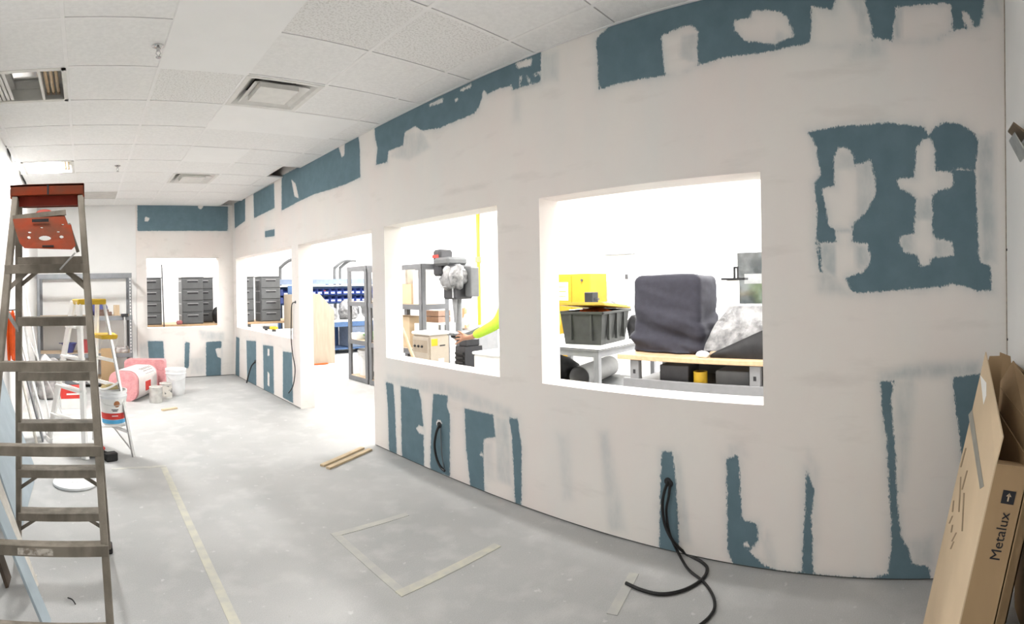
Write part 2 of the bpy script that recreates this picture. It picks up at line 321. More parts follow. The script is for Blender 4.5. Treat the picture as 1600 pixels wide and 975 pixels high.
for i in range(len(ys) - 1):
    a, b = ys[i], ys[i+1]; o = [h for h in OPEN if h[0] <= a + 1e-6 and b <= h[1] + 1e-6]
    for z0, z1 in ([(0, ZT)] if not o else [(0, o[0][2]), (o[0][3], ZT)]):
        if z1 > z0: q((xb,a,z0),(xb,b,z0),(xb,b,z1),(xb,a,z1))
    if not o or o[0][2] > 0: q((DX,a,GAPZ),(DX+0.016,a,GAPZ),(DX+0.016,b,GAPZ),(DX,b,GAPZ))
wall_right = finish_wall('wall_right', V, Fc, p, hz, ex, M_WALL)
g = MB()
for a, b in ((YN, 4.26), (6.02, DY)): g.box(DX + 0.012, DX + 0.10, a + 0.002, b - 0.002, 0, GAPZ - 0.001)
g.build('base_gap', M_GAP, wall_right)
# far wall
fh = [(1.05, 2.32, 0.865, 2.065)]
V, Fc, p, hz = painted_wall('wall_far', lambda u, v: (ony(u, v, DY)[0], ony(u, v, DY)[2]), lambda s, z: (s, DY, z), 0.875, DX, GAPZ, ZT, fh, FBLUE, FCOVER, FHAZE, 0.03)
ex = MB(); yb = DY + TH
for a, b, c, e in fh:
    q((a,DY,c),(a,yb,c),(a,yb,e),(a,DY,e)); q((b,DY,c),(b,DY,e),(b,yb,e),(b,yb,c)); q((a,DY,e),(a,yb,e),(b,yb,e),(b,DY,e)); q((a,DY,c),(b,DY,c),(b,yb,c),(a,yb,c))
    for s0, s1, z0, z1 in ((XL-0.1, a, 0, ZT), (b, DX, 0, ZT), (a, b, 0, c), (a, b, e, ZT)): q((s0,yb,z0),(s1,yb,z0),(s1,yb,z1),(s0,yb,z1))
q((0.875,DY,GAPZ),(DX,DY,GAPZ),(DX,DY+0.016,GAPZ),(0.875,DY+0.016,GAPZ)); q((0.875,DY,GAPZ),(0.875,DY,ZT),(0.875,DY+0.014,ZT),(0.875,DY+0.014,GAPZ))
wall_far = finish_wall('wall_far', V, Fc, p, hz, ex, M_WALL)
MB().box(0.88, DX - 0.01, DY + 0.012, DY + 0.1, 0, GAPZ - 0.001).build('base_gap', M_GAP, wall_far)
MB().box(XL, 0.874, DY + 0.012, DY + 0.10, 0, ZT).build('old_wall_panel', M_WHITE, wall_far)
# other walls
wl = MB().box(XL - 0.12, XL, YN - 0.1, 12.6, 0, ZT).box(XL, XL + 0.025, YN, 5.33, 0, H).build('wall_left', M_WHITE); struct(wl)
wn = MB().box(XL - 0.12, 7.9, YN - 0.12, YN, 0, ZT).build('wall_near', M_WHITE); struct(wn)
MB().box(DX - 0.010, DX - 0.001, YN + 0.0005, YN + 0.004, 0.9, H).build('corner_bead', mat('corner_bead_rust', (0.50, 0.42, 0.35), 0.7, var=0.2, scale=30), wn)
wb_ = MB().box(7.6, 7.75, YN, 12.6, 0, ZT).build('wall_workshop', M_BLOCK); struct(wb_)
wo = MB().box(XL - 0.12, 7.75, 12.0, 12.15, 0, ZT).build('wall_outer', mat('mortar', (0.72, 0.72, 0.71), 0.8)); struct(wo)
bl = MB().box(-0.195, 0.195, -0.006, 0, -0.0955, 0.0955).build('block', M_BLOCK, wo, bevel=0.003, loc=(0, 12.0, -9)); first = True
for r in range(9):
    for k in range(18):
        o = bl if first else bl.copy()
        if not first: COL.objects.link(o)
        first = False; o.location = (0.95 + 0.4*k + (0.2 if r % 2 else 0), 12.0, 0.5 + 0.2*r)
fl = MB().box(XL - 0.12, 7.75, YN - 0.12, 12.15, -0.1, 0).build('floor', M_FLOOR); struct(fl)
dk = MB().box(XL - 0.12, 7.9, YN - 0.12, 12.15, ZT, ZT + 0.1).build('roof_deck', mat('deck_grey', (0.6, 0.6, 0.58), 0.9)); struct(dk)
struct(MB().box(XL, DX - 0.001, YN, DY, ZT - 0.03, ZT - 0.02).build('ceiling_void', M_PLENUM))
# floor stripes: worn pale tape lines
M_STRIPE = mat('worn_floor_tape', (0.58, 0.565, 0.475), 0.7, col2=(0.50, 0.495, 0.45), scale=14, lo=0.38, hi=0.62)
M_STRIPE2 = mat('very_worn_floor_tape', (0.545, 0.54, 0.49), 0.7, col2=(0.465, 0.465, 0.45), scale=10, lo=0.40, hi=0.66)
def stripe(p, q_, wd, m, cnt=[0]): cnt[0] += 1; h_ = 0.0008 + 0.0004*cnt[0]; MB().bar((p[0], p[1], h_/2 + 0.0001), (q_[0], q_[1], h_/2 + 0.0001), wd, h_).build('floor_stripe', m, fl, smooth=0)
stripe((0.637, 4.42), (0.632, 0.6), 0.05, M_STRIPE); stripe((0.20, 4.45), (0.66, 4.45), 0.05, M_STRIPE2)
stripe((1.43, 2.87), (1.425, 2.13), 0.05, M_STRIPE2); stripe((1.41, 2.845), (1.95, 2.845), 0.05, M_STRIPE2); stripe((1.40, 2.13), (2.10, 2.16), 0.055, M_STRIPE); 
stripe((1.96, 1.30), (2.30, 1.385), 0.05, M_STRIPE2)
# ---------------------------------------------------------------- ceiling: grid and single tiles
ceil = MB().box(XL + 0.026, DX - 0.002, YN, DY, H + 0.0245, H + 0.026)
gx = [-0.71, -0.10, 0.51, 1.115, 1.72, 2.33]; gy = [2.84 + 0.61*k for k in range(-5, 11)]
ex = MB()
for x in gx: ex.box(x - 0.012, x + 0.012, YN, DY, H - 0.001, H + 0.022)
for y in gy:
    if YN < y < DY - 0.1: ex.box(XL + 0.026, DX - 0.001, y - 0.012, y + 0.012, H - 0.0005, H + 0.020)
ex.box(XL + 0.0255, XL + 0.045, YN, 5.2, H - 0.002, H + 0.02).box(DX - 0.018, DX - 0.001, YN, 5.9, H - 0.002, H + 0.02).box(XL + 0.001, DX, DY - 0.02, DY - 0.001, H - 0.002, H + 0.02)
ceiling = struct(ex.build('ceiling', M_TBAR, smooth=0))
cx = [XL + 0.027] + gx + [DX - 0.002]; cy = [YN + 0.002] + gy[1:] 
SKIP = {}
def near(a, b): return abs(a - b) < 0.02
tiles = []
for i in range(len(cx) - 1):
    for j in range(len(cy) - 1):
        x0, x1, y0, y1 = cx[i], cx[i+1], cy[j], cy[j+1]; m = M_TILE
        if near(x0, 1.115) and near(y0, 3.45): continue                     # air vent
        if near(x0, 1.115) and near(y0, 6.50): continue
        if near(x0, -0.71) and (near(y0, 3.45) or near(y0, 5.89)): continue  # light fixtures
        if near(x0, 2.33) and (near(y0, 5.89) or near(y0, 8.33)): continue   # missing tiles
        if near(x0, 0.51) and near(y0, 2.84): continue                       # long smooth panel, laid below
        if near(x0, 0.51) and near(y0, 2.23): y1 = 3.45; m = M_TILE3
        if near(x0, 1.72) and (near(y0, 2.23) or near(y0, 4.06)): continue
        if near(x0, 1.115) and near(y0, 2.23): x1 = 2.33; m = M_TILE2
        if near(x0, 1.115) and near(y0, 4.06): x1 = 2.33; m = M_TILE3
        if near(x0, 0.51) and near(y0, 3.45): m = M_TILE2
        if near(x0, -0.10) and near(y0, 7.72): m = M_GREYTILE
        if near(x0, 1.115) and near(y0, 5.28): x1 = 1.72; m = M_TILE3
        lift = 0.0 if m is not M_TILE3 else 0.0005
        rng = random.Random(i*100 + j); g1 = 0.0045 if rng.random() < 0.75 else 0.0
        t = MB().box(x0 + 0.0125, x1 - 0.0125, y0 + 0.0125, y1 - 0.0125 - g1 * 1.6, H + 0.0008 + lift, H + 0.016)
        if m is M_TILE3: t = MB().box(x0 - 0.008, x1 + 0.008, y0 - 0.008, y1 + 0.006, H - 0.004, H - 0.0015)
        t.build('ceiling_tile', m, ceiling, smooth=0)
# pipe above the missing tile
tag(MB().tube([(2.20, 5.6, H + 0.10), (2.48, 6.8, H + 0.10)], 0.045, 10).build('pipe', mat('rusty_pipe', (0.30, 0.14, 0.09), 0.6, var=0.2)), 'rusty brown pipe above the missing ceiling tile beside the blue wall band', 'pipe')
# ================================================================ near room things
M_OLDFG = mat('weathered_fibreglass', (0.265, 0.235, 0.195), 0.75, col2=(0.165, 0.145, 0.115), scale=16, bump=0.3, bscale=70, stretch=(1,1,0.4))
M_ORANGE = mat('worn_orange_plastic', (0.215, 0.036, 0.014), 0.75, spec=0.1, col2=(0.13, 0.045, 0.025), scale=11, bump=0.15, bscale=60)
M_RED = mat('orange_red_plastic', (0.36, 0.04, 0.02), 0.5, var=0.12, scale=14)
M_ALU = mat('dull_aluminium', (0.55, 0.55, 0.54), 0.4, 0.7, var=0.08, scale=20)
M_GALV = mat('galvanised_steel', (0.62, 0.62, 0.61), 0.45, 0.5, var=0.06)
M_WPLAST = mat('white_fibreglass', (0.90, 0.895, 0.875), 0.45, var=0.03, scale=18)
M_YEL = mat('yellow_plastic', (0.66, 0.42, 0.03), 0.45, var=0.06)
M_BLACK = mat('black_rubber', (0.018, 0.018, 0.018), 0.5, var=0.1)
M_STEELG = mat('grey_shelf_steel', (0.235, 0.245, 0.26), 0.45, 0.2, var=0.06)
M_STEELD = mat('dark_slot', (0.03, 0.03, 0.033), 0.7)
M_PBOARD = mat('particle_board', (0.56, 0.44, 0.32), 0.8, col2=(0.42, 0.32, 0.22), scale=70)
M_CARD = mat('brown_and_shaded_cardboard', (0.38, 0.26, 0.145), 0.8, col2=(0.33, 0.22, 0.12), scale=5, stretch=(1,1,0.3))  # also carries the painted shade of the fixture carton's front
M_CARDL = mat('pale_and_lit_cardboard', (0.60, 0.47, 0.32), 0.8, var=0.04, scale=5)  # also carries the painted light of the fixture carton's left side
M_INK = mat('black_ink', (0.02, 0.02, 0.025), 0.7)
M_PAPER = mat('white_paper', (0.82, 0.82, 0.80), 0.7, var=0.03)
M_PINK = mat('pink_glass_wool', (0.74, 0.36, 0.37), 0.95, col2=(0.64, 0.29, 0.30), scale=14, bump=1.0, bscale=35)
M_WRAP = mat('white_wrap', (0.74, 0.68, 0.66), 0.5, var=0.05, bump=0.2, bscale=12)
M_REDINK = mat('red_print', (0.62, 0.05, 0.04), 0.6)
M_BLUEINK = mat('blue_print', (0.10, 0.42, 0.72), 0.6)
M_BUCKET = mat('white_bucket_plastic', (0.80, 0.81, 0.82), 0.4, var=0.04)
M_TIN = mat('tin_can', (0.66, 0.65, 0.62), 0.35, 0.6, var=0.1, scale=15)
M_PINE = mat('pine_stick', (0.66, 0.52, 0.34), 0.7, var=0.1, scale=8, stretch=(1,1,1))
M_DWBLUE = mat('blue_painted_board', (0.34, 0.40, 0.44), 0.75, var=0.06, scale=6)
M_GYP = mat('gypsum_edge', (0.70, 0.67, 0.61), 0.85, var=0.08, scale=30)
M_NAVY = mat('navy_plastic', (0.07, 0.08, 0.24), 0.5, var=0.15)

# ---- weathered stepladder with an orange top
def old_ladder():
    t = thing('stepladder', 'tall weathered grey-brown stepladder with an orange plastic top and pail shelf', 'stepladder', (-0.14, 2.5, 0))
    o = Vector((-0.14, 2.5, 0)); W = lambda x, y, z: Vector((x, y, z)) - o
    ztop = 1.875
    # far side: rails with treads
    fr = lambda z: W(-0.012 + (1 - z/ztop) * 0.125, 3.04 - 0.4*z, z); flr = lambda z: W(-0.283 - (1 - z/ztop) * 0.12, 3.04 - 0.4*z, z)
    for fn in (fr, flr): MB().bar(fn(0.03), fn(ztop), 0.028, 0.062, (0,1,0.4)).build('side_rail', M_OLDFG, t, bevel=0.003)
    for fn in (fr, flr): MB().box(-0.022, 0.022, -0.045, 0.045, 0, 0.035).build('foot', M_BLACK, t, bevel=0.006, loc=fn(0.0))
    for k in range(1, 7):
        z = 0.2725 * k; a = flr(z); b = fr(z)
        st = MB().box(a.x, b.x, a.y - 0.045, a.y + 0.045, z - 0.006, z + 0.006).box(a.x, b.x, a.y - 0.047, a.y - 0.041, z - 0.036, z + 0.005).box(a.x, b.x, a.y + 0.041, a.y + 0.047, z - 0.036, z + 0.005)
        s_ = st.build('tread', M_OLDFG, t, bevel=0.0015)
        if k <= 6:
            for e, fn, sg in ((a, flr, 1), (b, fr, -1)):
                if k in (1, 2, 6): MB().bar((e.x + sg*0.13, a.y + 0.0, z - 0.02), fn(z - 0.125) + Vector((0, -0.01, 0)), 0.018, 0.006, (0,1,0)).build('knee_brace', M_OLDFG, s_)
    # near side: thinner rails with horizontals
    yn = lambda z: 1.63 + 0.30*z
    nr = lambda z: W(-0.012 + (1 - z/ztop) * 0.098, yn(z), z); nl = lambda z: W(-0.285 - (1 - z/ztop) * 0.125, yn(z), z)
    for fn in (nr, nl): MB().bar(fn(0.0), fn(ztop), 0.026, 0.05, (0,1,-0.3)).build('rear_rail', M_OLDFG, t, bevel=0.003)
    for z in (1.575, 1.205, 0.917, 0.61, 0.375):
        a = nl(z); b = nr(z); r_ = MB().box(a.x - 0.012, b.x + 0.012, a.y - 0.032, a.y - 0.026, z - 0.018, z + 0.018).box(a.x, b.x, a.y - 0.026, a.y + 0.01, z + 0.014, z + 0.018).build('rear_brace', M_OLDFG, t, bevel=0.001)
        if z > 1.5:
            for e, fn, sg in ((a, nl, 1), (b, nr, -1)): MB().bar((e.x + sg*0.075, a.y - 0.005, z - 0.01), fn(z - 0.09) + Vector((-0.006*sg, -0.005, 0)), 0.018, 0.006, (0,1,0)).build('knee_brace', M_OLDFG, r_)
        if abs(z - 0.61) < 0.01: MB().box(-0.10, 0.02, a.y - 0.0335, a.y - 0.0322, z - 0.012, z + 0.010).build('worn_label', mat('worn_label', (0.62, 0.58, 0.52), 0.7, col2=(0.26, 0.22, 0.18), scale=45, lo=0.42, hi=0.58), r_, smooth=0)
    # spreaders
    for fa, fb in ((fr, nr), (flr, nl)): MB().bar(fa(1.30), fb(1.42), 0.006, 0.022).build('spreader', M_ALU, t)
    MB().bar(nr(1.60) + Vector((-0.10, -0.036, -0.03)), nr(1.60) + Vector((-0.04, -0.036, 0.035)), 0.006, 0.02, (0,1,0)).build('hook_lever', M_ALU, t)
    # orange top cap
    c = MB(); x0, x1, y0, y1 = -0.304, 0.003, 2.165, 2.315; z0, z1 = ztop - 0.005, 1.929
    c.box(x0, x1, y0, y1, z1 - 0.012, z1).box(x0, x1, y0, y0 + 0.008, z0 + 0.012, z1).box(x0, x1, y1 - 0.008, y1, z0 - 0.015, z1).box(x0, x0 + 0.008, y0, y1, z0, z1).box(x1 - 0.008, x1, y0, y1, z0, z1)
    cap = c.build('top_cap', M_ORANGE, t, bevel=0.003, loc=-o)
    MB().box(-0.150, -0.143, 2.1635, 2.1655, z0 + 0.014, z1 - 0.004).build('slot', M_STEELD, cap)
    MB().box(x0 + 0.03, x1 - 0.03, 2.225, 2.235, z0 - 0.022, z0 + 0.02).build('apron', M_RED, cap)
    # pail shelf: an orange plate with round holes, tilted on a frame
    outline = [(20,343),(60,340),(101,338),(106,351),(111,352),(118,384),(112,390),(38,388),(31,380),(24,360)]
    hs = [(70,373,10,4.5),(45,372,3,3),(46,364,3,2),(65,356.5,2.6,1.4),(96,371,3.5,3),(91,363,2.6,1.6),(98,351.5,2.6,1.3)]
    from mathutils.geometry import delaunay_2d_cdt
    from collections import Counter
    vs = [Vector(p) for p in outline]; n0 = len(vs); es = [(i, (i+1) % n0) for i in range(n0)]
    for hx, hz_, rx, rz in hs:
        b0 = len(vs); vs += [Vector((hx + rx*math.cos(2*math.pi*k/14), hz_ + rz*math.sin(2*math.pi*k/14))) for k in range(14)]; es += [(b0 + k, b0 + (k+1) % 14) for k in range(14)]
    V2, E2, F2, *_ = delaunay_2d_cdt(vs, es, [], 1, 1e-6)
    def inhole(f): c_ = sum((V2[i] for i in f), Vector((0,0))) / len(f); return any(((c_[0]-hx)/rx)**2 + ((c_[1]-hz_)/rz)**2 < 0.97 for hx, hz_, rx, rz in hs)
    keep = [f for f in F2 if not inhole(f)]
    P = lambda v, off: Vector(ony(v[0], v[1], 2.12 - (v[1] - 338)*0.0022)) + Vector((0, off, off*0.35))
    ec = Counter(); od = {}
    for f in keep:
        for i in range(len(f)): k = tuple(sorted((f[i], f[(i+1) % len(f)]))); ec[k] += 1; od[k] = (f[i], f[(i+1) % len(f)])
    n = len(V2); mb = MB(); mb.add([P(v, 0) for v in V2] + [P(v, 0.016) for v in V2], keep + [tuple(i + n for i in f[::-1]) for f in keep] + [(od[k][1], od[k][0], od[k][0] + n, od[k][1] + n) for k, c_ in ec.items() if c_ == 1])
    sh = mb.build('pail_shelf', M_ORANGE, t, loc=-o)
    MB().bar(ony(20, 341, 2.13), ony(103, 332, 2.13), 0.02, 0.020).bar(ony(107, 349, 2.10), ony(122, 394, 2.12), 0.010, 0.010).build('shelf_frame', M_OLDFG, t, loc=-o)
    MB().bar(ony(50, 345, 2.085), ony(76, 344, 2.085), 0.006, 0.012).build('handle_slot', M_STEELD, sh)
    MB().bar(ony(66, 384.5, 2.012), ony(84, 384.5, 2.012), 0.004, 0.006).build('edge_slot', M_STEELD, sh)
    MB().tube(curve_pts([ony(58, 336, 2.15), ony(64, 332, 2.15), ony(76, 332, 2.15), ony(82, 337, 2.15)]), 0.011, 8).build('shelf_knob', M_RED, sh)
    return t
old_ladder()

# ---- white stepladder with a yellow top
def white_ladder():
    cx_, cy_ = 0.03, 5.03; zt = 1.40
    t = thing('stepladder', 'white fibreglass stepladder with a yellow top, standing behind the weathered ladder', 'stepladder', (cx_, cy_, 0))
    W = lambda x, y, z: Vector((x - cx_, y - cy_, z))
    T = {'l1': (-0.115, 5.12), 'l2': (-0.06, 4.95), 'r1': (0.115, 5.10), 'r2': (0.17, 4.93)}; B = {'l1': (-0.386, 5.29), 'l2': (-0.02, 4.72), 'r1': (0.07, 5.33), 'r2': (0.414, 4.745)}
    P = lambda k, z: W(T[k][0] + (B[k][0]-T[k][0]) * (1 - z/zt), T[k][1] + (B[k][1]-T[k][1]) * (1 - z/zt), z)
    for k in ('l1', 'l2'): MB().bar(P(k, 0.0), P(k, zt), 0.075, 0.028, (0.85,0.5,0)).build('side_rail', M_WPLAST, t, bevel=0.004)
    for k in ('l1', 'l2'): MB().bar(P(k, 0.0), P(k, 0.05), 0.085, 0.04, (0.85,0.5,0)).build('foot', M_WPLAST, t, bevel=0.004)
    for i in range(1, 5):
        z = 0.29 * i; MB().bar(P('l1', z), P('l2', z), 0.085, 0.022).build('tread', M_WPLAST, t, bevel=0.002)
    MB().bar(P('r1', 0.0), P('r1', zt), 0.05, 0.022, (0.85,0.5,0)).build('rear_rail', M_WPLAST, t); MB().bar(P('r2', 0.0), P('r2', zt), 0.024, 0.022, (0.85,0.5,0)).build('rear_rail', M_ALU, t)
    for z in (0.22, 0.62, 0.85): MB().bar(P('r1', z), P('r2', z), 0.022, 0.030).build('rear_brace', M_WPLAST, t)
    MB().bar(P('r2', 0.05), (P('r1', 0.22)*0.45 + P('r2', 0.22)*0.55), 0.014, 0.006).build('diagonal_brace', M_ALU, t)
    for a, b in (('l1', 'r1'), ('l2', 'r2')): MB().tube(curve_pts([P(a, 0.72), (P(a, 0.60) + P(b, 0.60))/2, P(b, 0.66)], 5), 0.011, 6).build('spreader', M_WPLAST, t)
    c = MB().hexa([W(-0.13, 5.14, zt-0.03), W(-0.07, 4.91, zt-0.03), W(0.195, 4.89, zt-0.03), W(0.13, 5.13, zt-0.03)], [W(-0.13, 5.14, zt+0.022), W(-0.07, 4.91, zt+0.022), W(0.195, 4.89, zt+0.022), W(0.13, 5.13, zt+0.022)])
    c.build('top_cap', M_YEL, t, bevel=0.008)
    # swing-out paint shelf
    a, b = P('r1', 1.07), P('r2', 1.07)
    MB().hexa([a + Vector((-0.06,0.0,-0.02)), b + Vector((-0.08,-0.03,-0.02)), b + Vector((0.06,-0.03,-0.02)), a + Vector((0.16,0.0,-0.02))], [a + Vector((-0.07,0.0,0.02)), b + Vector((-0.09,-0.03,0.02)), b + Vector((0.07,-0.03,0.02)), a + Vector((0.17,0.0,0.02))]).build('paint_shelf', M_YEL, t, bevel=0.008)
    for e in (a, b): MB().bar(e + Vector((0.07, 0, -0.02)), e + Vector((0.03, 0, -0.13)), 0.012, 0.006).build('shelf_strut', M_WPLAST, t)
    # bucket platform between the rear rails and the steps
    zz = 0.285; MB().hexa([P('l2', zz) + Vector((0.02, -0.04, -0.02)), P('r2', zz) + Vector((-0.012, 0.02, -0.02)), P('r1', zz) + Vector((-0.0, -0.05, -0.02)), P('l1', zz) + Vector((0.10, -0.12, -0.02))], [P('l2', zz) + Vector((0.02, -0.04, 0)), P('r2', zz) + Vector((-0.012, 0.02, 0)), P('r1', zz) + Vector((0, -0.05, 0)), P('l1', zz) + Vector((0.10, -0.12, 0))]).build('platform', M_WPLAST, t, bevel=0.003)
    return t
white_ladder()

# ---- buckets, cans
def bucket(name, label, loc, r0, r1, h, label_bands=True):
    t = thing(name, label, 'bucket', loc)
    MB().lathe([(r0*0.96, 0.004), (r0, 0.0), (r1*0.985, h*0.80), (r1*1.05, h*0.81), (r1*1.05, h*0.84), (r1, h*0.85), (r1, h*0.91), (r1*1.05, h*0.92), (r1*1.06, h), (r1*0.97, h), (r1*0.95, h*0.9), (r0*0.93, 0.02)], 28).build('body', M_BUCKET, t)
    MB().tube(curve_pts([(r1*1.03, 0, h*0.86), (r1*0.8, -r1*0.8, h*0.66), (0, -r1*1.08, h*0.58), (-r1*0.8, -r1*0.8, h*0.66), (-r1*1.03, 0, h*0.86)], 6), 0.0028, 6).build('bail_handle', M_GALV, t)
    if label_bands:
        rr = lambda z: r0 + (r1*0.985 - r0) * z/(h*0.80) + 0.0012
        for nm, za, zb, mm in (('blue_band', 0.02*h, 0.14*h, M_BLUEINK), ('red_band', 0.15*h, 0.34*h, M_REDINK), ('label_paper', 0.35*h, 0.76*h, M_PAPER)):
            MB().lathe([(rr(za), za), (rr(zb), zb)], 28, cap=False).build(nm, mm, t)
        d = MB()
        for k in range(14):
            pass
        a0 = -1.35; zc = 0.62*h; R = rr(zc) + 0.0016
        d.add([(R*math.cos(a0), R*math.sin(a0), zc)] + [(R*math.cos(a0 + 0.24*math.cos(2*math.pi*k/16)), R*math.sin(a0 + 0.24*math.cos(2*math.pi*k/16)), zc + 0.24*R*math.sin(2*math.pi*k/16)) for k in range(16)], [(0, 1 + k, 1 + (k+1) % 16) for k in range(16)])
        d.build('round_emblem', mat('bronze_print', (0.40, 0.17, 0.07), 0.6), t, smooth=0)
        for zc, wd in ((0.44*h, 0.55), (0.40*h, 0.4), (0.25*h, 0.5)):
            R = rr(zc) + 0.0018; MB().add([(R*math.cos(-1.5 + wd*(k/6 - .5)), R*math.sin(-1.5 + wd*(k/6 - .5)), zc + dz) for dz in (0, 0.012*h*2) for k in range(7)], [(k, k+1, k+8, k+7) for k in range(6)]).build('print_line', M_INK if zc > 0.3*h else M_PAPER, t, smooth=0)
    return t
bucket('paint_bucket', 'white paint bucket with red and blue label bands on the white ladder', (0.245, 4.88, 0.287), 0.105, 0.122, 0.30)
sp = MB().lathe([(0.02, 0), (0.07, 0.004), (0.085, 0.02), (0.07, 0.038), (0.02, 0.045)], 12).build('cleaning_sponge', mat('yellow_sponge', (0.62, 0.50, 0.26), 0.95, var=0.15, bump=0.8, bscale=50), loc=(0.225, 4.88, 0.5885)); sp.scale = (1.15, 0.7, 1)
tag(sp, 'yellowish sponge lying on the paint bucket with red and blue bands', 'sponge')
bucket('bucket', 'plain white plastic bucket by the far wall under the window', (1.285, 7.55, 0), 0.125, 0.145, 0.37, False)
def can(label, loc, r, h, m2=None):
    t = thing('paint_can', label, 'paint can', loc)
    MB().lathe([(r*0.96, 0), (r, 0.004), (r, h - 0.012), (r*1.03, h - 0.010), (r*1.03, h), (r*0.86, h), (r*0.84, h - 0.014), (0.01, h - 0.014)], 24).build('body', M_TIN, t)
    if m2: MB().lathe([(r + 0.001, 0.03), (r + 0.001, h - 0.03)], 24, cap=False).build('label', m2, t)
    MB().tube(curve_pts([(r, 0, h*0.85), (0, -r*1.05, h*0.55), (-r, 0, h*0.85)], 8), 0.0025, 6).build('handle', M_GALV, t)
can('bare silver paint can in front of the pink insulation', (0.925, 7.05, 0), 0.088, 0.21); can('paint can with a dark patterned label, right of the bare silver can', (1.10, 7.30, 0), 0.088, 0.21, mat('can_label', (0.60, 0.57, 0.52), 0.6, col2=(0.12, 0.12, 0.12), scale=14, lo=0.40, hi=0.46))
# bucket lid
t = thing('pail_cover', 'round white bucket lid lying on the floor under the ladder', 'lid', (-0.10, 4.12, 0))
MB().lathe([(0.165, 0), (0.172, 0.008), (0.172, 0.022), (0.160, 0.026), (0.150, 0.016), (0.02, 0.016)], 36).build('rim', M_BUCKET, t); MB().lathe([(0.148, 0.0165), (0.148, 0.0175), (0.01, 0.0175)], 36).build('panel', mat('lid_grey_white', (0.70, 0.72, 0.75), 0.4, var=0.05), t); MB().lathe([(0.028, 0.0176), (0.028, 0.0195), (0.02, 0.0195)], 20).build('boss', M_BUCKET, t)
# cordless drill lying on the floor
t = thing('cordless_drill', 'black and red cordless drill lying on the floor behind the ladder', 'drill', (0.06, 4.78, 0), 0.35)
MB().lathe([(0.010, -0.16), (0.020, -0.15), (0.024, -0.10), (0.036, -0.09), (0.040, 0.05), (0.034, 0.07), (0.01, 0.075)], 16).build('motor_body', M_BLACK, t, loc=(0.02, 0, 0.042), rot=(0, math.pi/2, 0))
MB().bar((0.05, 0, 0.040), (0.09, -0.13, 0.036), 0.042, 0.05).build('grip', M_BLACK, t, bevel=0.01); MB().box(0.04, 0.15, -0.20, -0.125, 0.002, 0.075).build('battery', M_BLACK, t, bevel=0.008); MB().box(0.055, 0.10, -0.030, 0.030, 0.055, 0.088).build('housing_stripe', M_REDINK, t, bevel=0.01)
# small wood offcut and two furring sticks
def stick(name, label, p, q_, w_, h_, m, group=None):
    p = Vector((*p, h_/2)) if len(p) == 2 else Vector(p); q_ = Vector((*q_, h_/2)) if len(q_) == 2 else Vector(q_); c = (p + q_)/2
    o = MB().bar(p - c, q_ - c, w_, h_).build(name, m, bevel=0.002, loc=c); return tag(o, label, 'wood', group)
stick('wood_stick', 'short wood offcut lying on the floor in front of the paint cans', (0.93, 6.52), (1.13, 6.60), 0.05, 0.02, M_PINE)
stick('wood_strip', 'longer pale wood strip on the floor by the doorway, nearer the door', (1.885, 3.985), (2.42, 4.235), 0.045, 0.018, M_PINE); stick('wood_strip', 'pale wood strip on the floor by the doorway, nearer the camera', (1.90, 3.905), (2.455, 4.155), 0.045, 0.018, M_PINE)

# ---- shelving unit against the far wall
def shelving(name, label, loc, wx, dy, h, levels, board=True, slots=False, mt=None, group=None, pw=0.045):
    t = thing(name, label, 'shelving', loc, 0, group); mt = mt or M_STEELG
    for x in (0, wx):
        for y in (0, dy):
            sx = 1 if x == 0 else -1; sy = 1 if y == 0 else -1
            po = MB().box(min(x, x + sx*pw), max(x, x + sx*pw), min(y, y + sy*0.004), max(y, y + sy*0.004), 0, h).box(min(x, x + sx*0.004), max(x, x + sx*0.004), min(y, y + sy*pw), max(y, y + sy*pw), 0, h).build('post', mt, t)
            if slots and y == 0 and x == wx:
                sm = MB().box(-0.008, 0.008, -0.0012, 0.0, -0.013, 0.013)
                k0 = None
                for k in range(int(h/0.05)):
                    if k0 is None: k0 = sm.build('slot', mat('slot_white', (0.75, 0.74, 0.72), 0.7), po, smooth=0); s_ = k0
                    else: s_ = k0.copy(); COL.objects.link(s_)
                    s_.location = (x - 0.022, -0.0003, 0.04 + 0.05*k)
    for z in levels:
        s_ = MB().box(0.004, wx - 0.004, -0.006, 0.0, z - 0.07, z).box(0.004, wx - 0.004, dy, dy + 0.006, z - 0.07, z).box(-0.006, 0, 0.004, dy - 0.004, z - 0.07, z).box(wx, wx + 0.006, 0.004, dy - 0.004, z - 0.07, z).build('shelf_beam', mt, t)
        if board and z < h - 0.05: MB().box(0.006, wx - 0.006, 0.006, dy - 0.006, z - 0.016, z).build('shelf_board', M_PBOARD, t)
    return t
SY = 8.30
shelving('shelving_unit', 'grey steel shelving unit with particle-board shelves against the far white wall', (-0.76, SY, 0), 1.49, 0.55, 1.785, (1.785, 1.115, 0.53, 0.12), slots=True)
